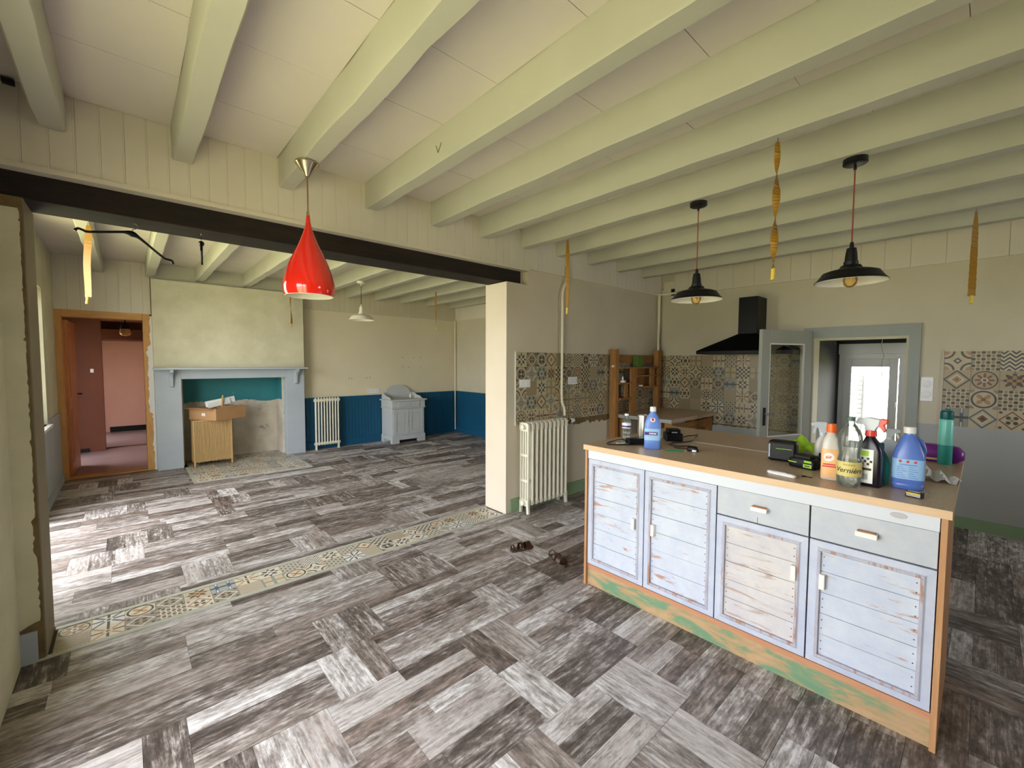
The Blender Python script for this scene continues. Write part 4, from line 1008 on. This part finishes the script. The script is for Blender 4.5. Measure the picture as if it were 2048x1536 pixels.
tag(MB().lathe([(0, 0), (.02, 0), (.022, .03), (.016, .06), (.02, .075), (0, .075)], 14, (4.10, 7.5, .8005)).build('candle_jar', M['radiator'], None, smooth=40), 'small cream jar standing on the washstand', 'jar')
tag(MB().lathe([(0, 0), (.018, 0), (.02, .012), (0, .018)], 12, (4.14, 7.36, .8005)).build('soap_dish', M['wplastic'], None, smooth=40), 'tiny white dish on the washstand edge', 'dish')

# ---------------------------------------------------------------- stand and box in the fireplace
M['rattan'] = plain('rattan', (186, 154, 102), .6); M['card'] = painted('cardboard', (188, 146, 104), (172, 130, 90), 6, .8, .05)
t = thing('wicker_stand', 'ribbed wicker stand on thin legs inside the fireplace', 'stand', (.89, 7.55, 0))
for x0 in (.67, 1.11):
    for y0 in (7.36, 7.72): MB().tube([(x0, y0, 0.007), (x0, y0, .655)], .012, 8).build('leg', M['rattan'], t, smooth=40)
mb = MB(); q = random.Random(6)
for i in range(26):
    x = .68+.42*(i+.5)/26; mb.tube([(x, 7.358, .07+q.uniform(-.004, .004)), (x+q.uniform(-.001, .001), 7.356, .36), (x, 7.358, .65)], .0075, 6)
for i in range(20):
    y = 7.37+.34*(i+.5)/20
    for x in (.665, 1.115): mb.tube([(x, y, .07), (x, y, .65)], .0075, 6)
mb.build('cane_panel', M['rattan'], t, smooth=50)['kind'] = 'stuff'
B(.675, 7.365, .075, 1.105, 7.715, .64).build('inner_box', plain('rattan_dark', (132, 98, 52), .8), t)
B(.655, 7.345, .645, 1.125, 7.735, .662).build('top', M['rattan'], t)
ba = math.atan2(.53, .85)
t = thing('cardboard_box', 'open brown cardboard box sitting on the wicker stand', 'box', (.905, 7.17, .664), ba)
bw, bd, bh = .47, .50, .165; BMat = M['card']
loc(B(0, 0, 0, bw, .006, bh).box(0, bd-.006, 0, bw, bd, bh).box(0, .006, 0, .006, bd-.006, bh).box(bw-.006, .006, 0, bw, bd-.006, bh).box(.006, .006, 0, bw-.006, bd-.006, .005), 'body', BMat, t)
for (a, b, off) in (((-.09, 0), (0, bd), .012), ((bw, 0), (bw+.09, bd), -.02)):
    mb = MB(); mb.box(a[0], .02, bh-.004+off*.3, b[0], bd-.02, bh+.001+off*.3); loc(mb, 'flap', BMat, t)
loc(MB().prism([(.0, bh), (.02, bh+.02), (.02, bh+.024), (-.004, bh+.004)], 0, .03, bw-.03), 'flap', BMat, t)
loc(B(-.0008, .20, .055, 0, .265, .095), 'address_label', M['wplastic'], t); 
loc(B(-.0016, .208, .064, -.0008, .258, .067), 'label_print', plain('label_grey', (150, 150, 160), .6), t)
pk = thing('paper_bundle', 'white paper bundle with a wooden stick lying in the cardboard box', 'paper', (1.0, 7.46, .905), .25)
loc(MB().box(-.19, -.015, -.04, .19, .015, .045, Matrix.Rotation(math.radians(-9), 4, 'Y')).box(-.18, -.03, -.05, .12, -.015, .03, Matrix.Rotation(math.radians(-12), 4, 'Y')), 'sheet', M['wplastic'], pk, bevel=.004)
loc(MB().tube([(.0, -.04, -.10), (.015, -.045, .095)], .013, 8), 'stick', M['rattan'], pk, smooth=40)

# ---------------------------------------------------------------- sandals
M['leather'] = plain('brown_leather', (56, 34, 22), .35); M['sole'] = plain('sandal_sole', (70, 50, 34), .7)
def sandal(label, x, y, rz, mirror):
    t = thing('sandal', label, 'sandal', (x, y, .0005), rz, 'pair of brown sandals'); m_ = mirror; t.matrix_basis = t.matrix_basis @ Matrix.Diagonal((.84, .84, .84, 1))
    out = [(-.125, .0), (-.118, .024), (-.09, .033), (-.04, .030), (.02, .034), (.07, .044), (.105, .036), (.125, .010), (.122, -.018), (.10, -.036), (.06, -.044), (.0, -.036), (-.05, -.029), (-.09, -.031), (-.118, -.022)]
    loc(MB().prism([(a, b*m_) for a, b in out], 2, 0, .018), 'sole', M['sole'], t, bevel=.004); loc(MB().prism([(a*.96, b*.94*m_) for a, b in out], 2, .018, .022), 'footbed', M['leather'], t)
    for (x0, x1, hgt) in ((.03, .085, .055), (-.03, .0, .06)):
        P = [((x0+x1)/2, .042*math.cos(u_), .012+hgt*math.sin(u_)) for u_ in [math.pi*i/12 for i in range(13)]]
        loc(MB().ribbon(P, [(1, .12, 0)]*13, x1-x0, .003), 'strap', M['leather'], t, smooth=50)
    loc(B(-.022, -.046, .02, -.008, -.040, .034), 'buckle', M['nickel'], t)
    P = [(-.10+.0*u_, .033*math.cos(u_), .02+.045*math.sin(u_)) for u_ in [math.pi*i/10 for i in range(11)]]
    loc(MB().ribbon(P, [(1, 0, .2)]*11, .014, .003), 'heel_strap', M['leather'], t)
sandal('brown leather sandal lying nearer the tiled threshold', 2.305, 2.425, math.radians(-12), 1)
sandal('brown leather sandal lying nearer the island', 2.365, 2.095, math.radians(-106), -1)

# ---------------------------------------------------------------- things on the island
def face(x, y): return math.atan2(-y, -x)+math.pi/2
def bottle(name, label, x, y, cat='bottle', turn=0): return thing(name, label, cat, (x, y, TZ+.0012), face(x, y)+turn)
def bent(txt, size, R, z, mat, parent, name='lettering', shear=0, x0=0, flat=None):
    V, F = text_mb(txt, size, shear); o = MB()
    if flat is None: o.v = [(R*math.sin((a+x0)/R), -R*math.cos((a+x0)/R), z+b) for a, b, _ in V]
    else: o.v = [(a+x0, flat, z+b) for a, b, _ in V]
    o.f = F; return loc(o, name, mat, parent)
M['blueplastic'] = plain('blue_plastic', (104, 138, 212), .3); M['blueplastic2'] = plain('deep_blue_plastic', (92, 124, 206), .28)
M['lblue'] = plain('light_blue_label', (150, 192, 236), .4); M['purple_ink'] = plain('purple_ink', (74, 44, 130), .4); M['red_ink'] = plain('red_ink', (206, 48, 60), .4)
M['orange'] = plain('orange_cap', (240, 104, 30), .35); M['peach'] = plain('peach_liquid', (236, 184, 128), .3); M['cloudy'] = plain('cloudy_plastic', (206, 200, 192), .3, Alpha=1.0)
M['clear'] = glassy('clear_plastic', (.93, .96, .93), 1.2, .04, .10, (220, 228, 222)); M['yellow'] = plain('yellow_label', (214, 198, 122), .5); M['ink'] = plain('dark_ink', (40, 44, 40), .5)
M['redplastic'] = plain('red_trigger', (232, 70, 56), .3); M['blackb'] = plain('black_bottle', (20, 16, 30), .3); M['tealp'] = plain('teal_plastic', (52, 160, 150), .3); M['tealcan'] = plain('mint_can', (120, 212, 194), .3)
M['lime'] = plain('lime_green', (160, 206, 40), .5); M['purple'] = plain('purple_film', (116, 34, 132), .3); M['milky'] = plain('milky_plastic', (206, 212, 222), .3); M['cap_green'] = plain('dark_green_cap', (18, 92, 92), .35); M['paper'] = plain('tissue', (224, 226, 226), .7)

# blue detergent bottle on its own
t = bottle('detergent_bottle', 'blue detergent bottle with white cap standing beside the tangled cables', 2.47, 1.398)
loc(MB().loft([(0, .046, .030, 4), (.006, .050, .033, 4), (.05, .050, .033, 4), (.13, .050, .033, 4), (.155, .049, .032, 4), (.185, .040, .027, 3.4), (.205, .033, .024, 3), (.222, .020, .018, 2.4), (.236, .017, .017, 2)]), 'body', M['blueplastic'], t, smooth=45)
loc(MB().lathe([(0, .236), (.0185, .236), (.0185, .262), (.016, .266), (0, .266)], 20), 'cap', M['wplastic'], t, smooth=40)
lb = loc(MB().loft([(.055, .0506, .0336, 4), (.128, .0506, .0336, 4)]), 'label', M['lblue'], t, smooth=45)
loc(B(-.048, -.0346, .088, .03, -.0338, .108), 'label_band', M['purple_ink'], t); bent('fresh', .018, 1, .098, M['wplastic'], t, 'lettering', 0, -.008, -.0348) if False else None
for i in range(5): loc(B(-.02+i*.009, -.0352, .093, -.014+i*.009, -.0346, .103), 'band_letter', M['wplastic'], t)
loc(MB().lathe([(0, 0), (.015, 0), (.014, .001), (0, .001)], 18, mat=Matrix.Translation((0, -.0265, .185)) @ Matrix.Rotation(math.radians(78), 4, 'X')), 'round_sticker', M['wplastic'], t)
loc(MB().lathe([(0, 0), (.009, 0), (0, .0006)], 14, mat=Matrix.Translation((0, -.0278, .1855)) @ Matrix.Rotation(math.radians(78), 4, 'X')), 'sticker_mark', M['red_ink'], t)
# small water bottle
t = bottle('water_bottle', 'small clear water bottle with white cap near the worktop corner', 2.60, 1.672)
loc(MB().lathe([(0, .004), (.026, 0), (.031, .006), (.031, .03), (.029, .034), (.031, .038), (.031, .06), (.029, .064), (.031, .068), (.031, .115), (.028, .135), (.017, .155), (.012, .162), (.012, .172), (0, .172)], 28), 'body', M['clear'], t, smooth=40)
loc(MB().lathe([(.0314, .085), (.0316, .086), (.0316, .118), (.0305, .122)], 28), 'label', M['wplastic'], t, smooth=40); loc(MB().lathe([(.0319, .092), (.0319, .104)], 28), 'label_band', M['purple_ink'], t, smooth=40)
loc(MB().lathe([(0, .172), (.0145, .172), (.0145, .185), (0, .186)], 18), 'cap', M['wplastic'], t, smooth=40)
# steel canister
t = bottle('steel_canister', 'shiny steel canister behind the blue detergent bottle', 2.745, 1.625, 'canister')
loc(MB().lathe([(0, 0), (.04, 0), (.041, .004), (.041, .155), (.044, .157), (.044, .168), (.041, .170), (.038, .168), (.038, .02), (0, .018)], 32), 'body', M['alu'], t, smooth=40)
loc(MB().lathe([(.0415, .04), (.0415, .12)], 32), 'dark_band', M['black'], t, smooth=40) if False else None
# chargers and cables
t = bottle('charger', 'black power adapter with a coiled lead beside the blue bottle', 2.535, 1.555, 'charger', .5)
loc(B(-.065, -.03, 0, .065, .03, .036), 'body', M['black'], t, bevel=.006)
loc(MB().tube(smooth_path([(-.065, 0, .018), (-.11, .01, .03), (-.15, .04, .012), (-.19, .03, .005), (-.21, -.02, .005), (-.15, -.05, .005), (-.08, -.06, .005), (.02, -.075, .005), (.10, -.06, .005)], 6), .0035, 6), 'lead', M['black'], t, smooth=60)
loc(B(-.13, .0, .001, -.08, .03, .006), 'plug_label', M['radiator'], t)
t = bottle('charger', 'squat black battery charger with cable looping across the worktop', 2.835, 1.445, 'charger', .2)
loc(B(-.06, -.055, 0, .055, .055, .055), 'body', M['black'], t, bevel=.008); loc(B(-.045, -.045, .055, .04, .045, .082), 'battery', M['black'], t, bevel=.006); loc(B(-.02, -.0565, .06, .015, -.045, .066), 'label', M['greypaint'], t)
loc(MB().tube(smooth_path([(.055, 0, .02), (.10, .02, .03), (.16, .06, .03), (.19, .11, .03), (.17, .08, .012), (.12, -.02, .005), (.07, -.07, .005), (-.02, -.12, .005), (-.06, -.19, .005), (-.02, -.24, .005), (.06, -.22, .005)], 6), .004, 6), 'cable', M['black'], t, smooth=60)
t = thing('pencil', 'green pencil lying on the worktop in front of the charger', 'pencil', (2.49, 1.255, TZ+.0055), math.radians(-62))
loc(MB().tube([(-.06, 0, 0), (.05, 0, 0)], .0042, 6), 'shaft', plain('pencil_green', (32, 130, 84), .4), t); loc(MB().tube([(.05, 0, 0), (.068, 0, -.0005)], [.0042, .0008], 6), 'tip', M['rattan'], t)
t = bottle('power_plug', 'black plug with white pin block lying on the worktop', 2.575, 1.185, 'plug', -.3)
loc(MB().loft([(0, .03, .02, 3), (.01, .034, .024, 3), (.024, .03, .02, 3), (.03, .02, .014, 3)]), 'body', M['black'], t, smooth=45); loc(B(.005, -.034, .002, .03, -.02, .014), 'pin_block', M['wplastic'], t, bevel=.002)
loc(MB().tube(smooth_path([(-.03, 0, .012), (-.06, .02, .006), (-.10, .01, .005), (-.13, .04, .005)], 6), .003, 6), 'lead', M['black'], t, smooth=60)
# black case and battery packs
t = bottle('tool_case', 'black rounded tool case standing on the worktop', 2.71, .735, 'case', -.15)
loc(B(-.068, -.04, 0, .068, .04, .112), 'body', M['black'], t, bevel=.014); loc(B(-.064, -.0425, .02, -.056, -.039, .095), 'clasp', M['greypaint'], t, bevel=.001); loc(B(-.03, -.0412, .070, .045, -.040, .0725), 'trim_line', M['lime'], t)
t = bottle('battery_pack', 'black battery pack with lime green stickers before the tool case', 2.615, .610, 'battery', -.45)
loc(MB().loft([(0, .062, .036, 5), (.008, .065, .039, 5), (.04, .065, .039, 5), (.05, .055, .034, 5)], 32), 'body', M['black'], t, smooth=45); loc(B(-.04, -.03, .048, .04, .03, .068), 'terminal_block', M['black'], t, bevel=.005)
loc(B(.012, -.0402, .008, .052, -.0388, .026), 'sticker', M['lime'], t); loc(B(.016, -.0402, .034, .05, -.0385, .044), 'sticker', M['lime'], t); loc(B(-.06, -.0402, .026, -.02, -.0388, .031), 'stripe', M['lime'], t); loc(B(.02, -.0408, .0145, .044, -.0402, .0195), 'sticker_print', M['ink'], t)
t = bottle('battery_pack', 'black battery pack half hidden behind the orange capped bottle', 2.70, .53, 'battery', .2)
loc(B(-.045, -.03, 0, .045, .03, .055), 'body', M['black'], t, bevel=.006); loc(B(-.035, -.022, .055, .035, .022, .072), 'terminal_block', M['black'], t, bevel=.004)
# green cloth
t = bottle('cleaning_cloth', 'crumpled lime green cloth behind the black tool case', 3.02, .735, 'cloth')
q = random.Random(17); g = 14; mb = MB()
for i in range(g+1):
    for j in range(g+1):
        u_, v_ = i/g-.5, j/g-.5; r_ = math.hypot(u_, v_)
        mb.v.append((u_*.17+.012*math.sin(9*v_), v_*.15+.012*math.sin(8*u_+1), max(.002, .095*(1-1.5*r_)+.022*math.sin(14*u_+3*v_)*math.cos(11*v_)+q.uniform(0, .006))))
for i in range(g):
    for j in range(g): a = i*(g+1)+j; mb.f.append((a, a+1, a+g+2, a+g+1))
o = loc(mb, 'folds', M['lime'], t, smooth=70); md = o.modifiers.new('thick', 'SOLIDIFY'); md.thickness = .003; md.offset = 1
# spray trigger helper
def trigger(t, z, mat, mat2, sx=1, s=1.0):
    P = [(-.020, 0), (.016, 0), (.020, .018), (.026, .030), (.058, .040), (.060, .056), (.040, .066), (-.012, .066), (-.036, .052), (-.044, .034), (-.036, .030), (-.026, .036), (-.018, .022)]
    loc(MB().prism([(sx*a*s, z+b*s) for a, b in P], 1, -.012*s, .012*s), 'trigger_head', mat, t, bevel=.003)
    loc(MB().prism([(sx*a*s, z+b*s) for a, b in [(.030, .034), (.040, .036), (.052, .010), (.050, -.006), (.044, -.006), (.038, .014)]], 1, -.006*s, .006*s), 'trigger_lever', mat2, t)
    loc(MB().lathe([(.016*s, z-.018*s), (.017*s, z-.016*s), (.017*s, z+.002*s), (0, z+.002*s)], 18), 'collar', mat2, t, smooth=40)
t = bottle('spray_bottle', 'grey spray bottle with white trigger hidden behind the orange capped bottle', 2.80, .575, 'bottle', .3)
loc(MB().loft([(0, .032, .022, 4), (.005, .034, .024, 4), (.10, .034, .024, 4), (.13, .024, .02, 3), (.148, .013, .013, 2), (.155, .013, .013, 2)]), 'body', M['cloudy'], t, smooth=45); trigger(t, .168, M['milky'], M['milky'], -1, .9)
# orange capped cleaner
t = bottle('cleaner_bottle', 'cloudy cleaner bottle with an orange cap and peach label', 2.445, .468)
loc(MB().loft([(0, .033, .026, 4), (.005, .036, .029, 4), (.14, .036, .029, 4), (.165, .035, .028, 3.5), (.195, .028, .024, 3), (.215, .018, .018, 2.2), (.225, .016, .016, 2)]), 'body', M['cloudy'], t, smooth=45)
loc(MB().loft([(.01, .0366, .0296, 4), (.145, .0366, .0296, 4)]), 'label', M['peach'], t, smooth=45); loc(MB().lathe([(0, .222), (.020, .222), (.021, .232), (.018, .262), (0, .264)], 20), 'cap', M['orange'], t, smooth=40)
loc(MB().lathe([(0, 0), (.02, 0), (0, .0004)], 22, mat=Matrix.Translation((-.006, -.0298, .108)) @ Matrix.Rotation(math.pi/2, 4, 'X')), 'label_patch', M['wplastic'], t); bent('air', .024, 1, .108, M['red_ink'], t, 'lettering', 0, -.007, -.0306)
for i, (w_, z_) in enumerate(((.05, .074), (.056, .064))): loc(B(-w_/2-.002, -.0304, z_-.003, w_/2-.006, -.0298, z_+.003), 'label_line', M['red_ink'], t)
# clear bottle with lettered label
t = bottle('water_bottle', 'large clear water bottle with yellow lettered label', 2.385, .388)
R_ = .045
loc(MB().lathe([(0, .012), (.02, .006), (.034, 0), (.042, .008), (.0445, .025), (R_, .04), (R_, .112), (.043, .122), (.039, .140), (.041, .158), (.0445, .180), (.0455, .20), (.043, .225), (.034, .25), (.022, .268), (.0145, .280), (.0145, .292), (0, .292)], 36), 'body', M['clear'], t, smooth=45)
loc(MB().lathe([(R_+.0006, .046), (R_+.0008, .047), (R_+.0008, .110), (R_+.0006, .111)], 36), 'label', M['yellow'], t, smooth=45)
bent('Vernière', .031, R_+.0014, .073, M['ink'], t, 'lettering', .25)
for a_ in range(5): loc(MB().lathe([(0, 0), (.004, 0), (0, .0003)], 10, mat=Matrix.Rotation((a_-2)*.2, 4, 'Z') @ Matrix.Translation((0, -R_-.001, .098)) @ Matrix.Rotation(math.pi/2, 4, 'X')), 'label_dot', plain('label_ochre', (176, 156, 80), .5), t)
loc(MB().lathe([(0, .290), (.0165, .290), (.0165, .306), (0, .307)], 20), 'cap', plain('bottle_cap_green', (84, 104, 96), .4), t, smooth=40)
loc(MB().lathe([(0, .02), (.038, .02), (.0405, .04), (0, .041)], 28), 'water', glassy('water_fill', (.9, .95, .97), .6, .02, .05, (220, 230, 235)), t, smooth=40) if False else None
# black spray bottle
t = bottle('spray_bottle', 'black spray bottle with a red trigger and white label', 2.445, .318, 'bottle', -.25)
loc(MB().loft([(0, .034, .024, 5), (.005, .037, .027, 5), (.16, .037, .027, 5), (.19, .031, .025, 4, -.004, 0), (.212, .020, .019, 2.6, -.008, 0), (.226, .015, .015, 2, -.008, 0)]), 'body', M['blackb'], t, smooth=45)
loc(B(-.035, -.0284, .015, .012, -.0268, .165), 'label', M['wplastic'], t); loc(B(-.034, -.029, .135, -.004, -.0284, .158), 'label_green', M['lime'], t)
for i in range(4):
    for j in range(3):
        if (i+j) % 2 == 0: loc(B(-.032+i*.0105, -.029, .095+j*.012, -.023+i*.0105, -.0284, .105+j*.012), 'label_block', M['ink'], t)
loc(B(-.034, -.029, .072, .006, -.0284, .082), 'label_line', M['ink'], t); loc(B(-.034, -.029, .03, -.006, -.0284, .055), 'label_text', M['greypaint'], t)
h_ = bpy.data.objects.new('spray_head', None); col.objects.link(h_); h_.parent = t; h_.matrix_basis = Matrix.Translation((-.008, 0, 0)); h_.empty_display_size = .01
P = [(-.020, .246), (.016, .246), (.022, .262), (.030, .272), (.034, .300), (-.006, .306), (-.046, .298), (-.056, .278), (-.048, .270), (-.034, .276), (-.022, .268)]
loc(MB().prism(P, 1, -.013, .013), 'trigger_head', M['milky'], h_, bevel=.004); loc(MB().prism([(.012, .268), (.034, .304), (.058, .300), (.056, .284), (.046, .276), (.052, .250), (.044, .246), (.032, .264)], 1, -.010, .010), 'trigger_lever', M['redplastic'], h_, bevel=.003)
loc(MB().lathe([(.020, .222), (.022, .224), (.020, .248), (0, .249)], 20), 'collar', M['redplastic'], h_, smooth=40)
# teal bottle and milky jug behind
t = bottle('cleaner_bottle', 'teal bottle half hidden behind the black spray bottle', 2.535, .303)
loc(MB().loft([(0, .030, .024, 3), (.008, .035, .028, 3), (.09, .036, .028, 3), (.12, .030, .025, 2.6), (.15, .015, .015, 2), (.165, .013, .013, 2)]), 'body', M['tealp'], t, smooth=45); loc(MB().lathe([(0, .16), (.015, .16), (.014, .185), (0, .186)], 18), 'cap', M['tealp'], t, smooth=40)
t = bottle('spray_bottle', 'large milky white spray bottle behind the blue detergent jug', 2.66, .285)
loc(MB().loft([(0, .052, .034, 4), (.006, .056, .037, 4), (.12, .056, .037, 4), (.155, .046, .032, 3.4), (.178, .022, .02, 2.4), (.188, .016, .016, 2)]), 'body', M['milky'], t, smooth=45); trigger(t, .198, M['milky'], M['wplastic'], 1, .62)
# large blue jug
t = bottle('detergent_bottle', 'large blue detergent jug with pale label and white cap', 2.525, .206)
loc(MB().loft([(0, .046, .034, 3.6), (.008, .052, .039, 3.6), (.022, .054, .040, 3.6), (.026, .051, .038, 3.6), (.032, .054, .040, 3.6), (.14, .054, .040, 3.6), (.158, .051, .038, 3.4), (.20, .036, .030, 3), (.222, .026, .024, 2.6), (.236, .018, .018, 2), (.244, .018, .018, 2)]), 'body', M['blueplastic2'], t, smooth=45)
loc(MB().loft([(.045, .0546, .0406, 3.6), (.132, .0546, .0406, 3.6)]), 'label', M['lblue'], t, smooth=45); loc(MB().lathe([(0, .242), (.021, .242), (.021, .268), (.019, .270), (0, .271)], 22), 'cap', M['wplastic'], t, smooth=40)
for x_ in (-.026, -.002, .022): loc(MB().lathe([(0, 0), (.0055, 0), (0, .0006)], 12, mat=Matrix.Translation((x_, -.0408, .122)) @ Matrix.Rotation(math.pi/2, 4, 'X')), 'label_dot', M['red_ink'], t)
for i in range(6):
    for (a_, b_) in ((-.036, -.004), (.002, .032)): loc(B(a_, -.0412, .052+i*.009, b_-.006*((i*7) % 3), -.0406, .0545+i*.009), 'label_line', M['blueplastic'], t)
loc(B(-.03, -.0412, .106, .028, -.0406, .110), 'label_line', M['blueplastic'], t)
loc(MB().tube(smooth_path([(.042, .008, .14), (.047, .012, .17), (.036, .012, .205), (.012, .006, .226)], 5), .010, 10), 'handle', M['blueplastic2'], t, smooth=50)
# purple wipes, mint aerosol, tissue, small pack, white knife, key
t = bottle('wipes_pack', 'shiny purple wipes pack lying at the back of the island', 3.375, .175, 'pack')
loc(MB().loft([(0, .10, .045, 3), (.02, .125, .055, 3), (.06, .125, .055, 3), (.085, .105, .04, 3), (.092, .08, .03, 3)], 32), 'body', M['purple'], t, smooth=50); loc(B(-.10, -.057, .012, .02, -.0545, .022), 'yellow_band', M['yellow'], t)
t = bottle('aerosol_can', 'mint green aerosol can with dark green cap at the worktop end', 3.29, .125, 'can')
loc(MB().lathe([(0, 0), (.028, 0), (.029, .004), (.029, .105)], 26), 'lower_body', M['tealp'], t, smooth=40); loc(MB().lathe([(.029, .105), (.029, .235), (.026, .245), (.022, .25), (0, .25)], 26), 'upper_body', M['tealcan'], t, smooth=40)
loc(MB().lathe([(.027, .245), (.0275, .247), (.0265, .285), (.02, .292), (0, .293)], 22), 'cap', M['cap_green'], t, smooth=40); loc(B(-.012, -.02, .288, .012, .012, .302), 'nozzle', M['cap_green'], t, bevel=.004)
t = bottle('tissue', 'crumpled white tissue behind the blue detergent jug', 2.80, .150, 'tissue')
mb = MB(); q = random.Random(23); g = 12
for i in range(g+1):
    for j in range(g+1):
        u_, v_ = i/g-.5, j/g-.5; mb.v.append((u_*.15+.02+.02*v_, v_*.11, max(.0015, .07*(.5-u_)*(1-1.6*abs(v_))+.012*math.sin(17*u_+5*v_)+q.uniform(0, .007))))
for i in range(g):
    for j in range(g): a = i*(g+1)+j; mb.f.append((a, a+1, a+g+2, a+g+1))
o = loc(mb, 'sheet', M['paper'], t); md = o.modifiers.new('thick', 'SOLIDIFY'); md.thickness = .0015; md.offset = 1
t = bottle('blade_pack', 'small black and yellow blade pack at the worktop edge', 2.372, .170, 'pack', -.35)
loc(B(-.027, -.012, 0, .027, .012, .022), 'body', M['black'], t, bevel=.003); loc(B(-.024, -.0128, .0135, .022, -.0118, .0185), 'yellow_stripe', plain('bright_yellow', (228, 200, 56), .4), t)
for z_ in (.004, .009): loc(B(-.022, -.0128, z_, .022, -.0118, z_+.0025), 'silver_stripe', M['wplastic'], t)
loc(B(-.02, -.008, .022, .018, .008, .0235), 'clear_window', M['greypaint'], t); loc(MB().tube([(.02, .012, .012), (.022, .03, .03), (.03, .05, .02)], .004, 8), 'clip', M['clear'], t, smooth=40)
t = bottle('utility_knife', 'flat white utility knife lying near the worktop edge', 2.345, .640, 'knife', -.48)
loc(MB().loft([(0, .062, .0125, 4), (.004, .066, .015, 4), (.010, .066, .015, 4), (.014, .060, .011, 4)], 30), 'body', M['wplastic'], t, smooth=40); loc(B(-.084, -.006, .005, -.06, .006, .0065), 'blade', M['chrome'], t); loc(B(-.02, -.004, .0138, .03, .004, .0165), 'slider', M['greypaint'], t, bevel=.001)
t = bottle('small_key', 'small dark key beside the white utility knife', 2.40, .560, 'key', -.3)
loc(MB().lathe([(.005, 0), (.010, 0), (.010, .003), (.005, .003), (.005, 0)], 16), 'bow', M['dark'], t); loc(B(.009, -.002, 0, .034, .002, .003).box(.026, -.006, 0, .029, -.002, .003), 'shank', M['dark'], t)
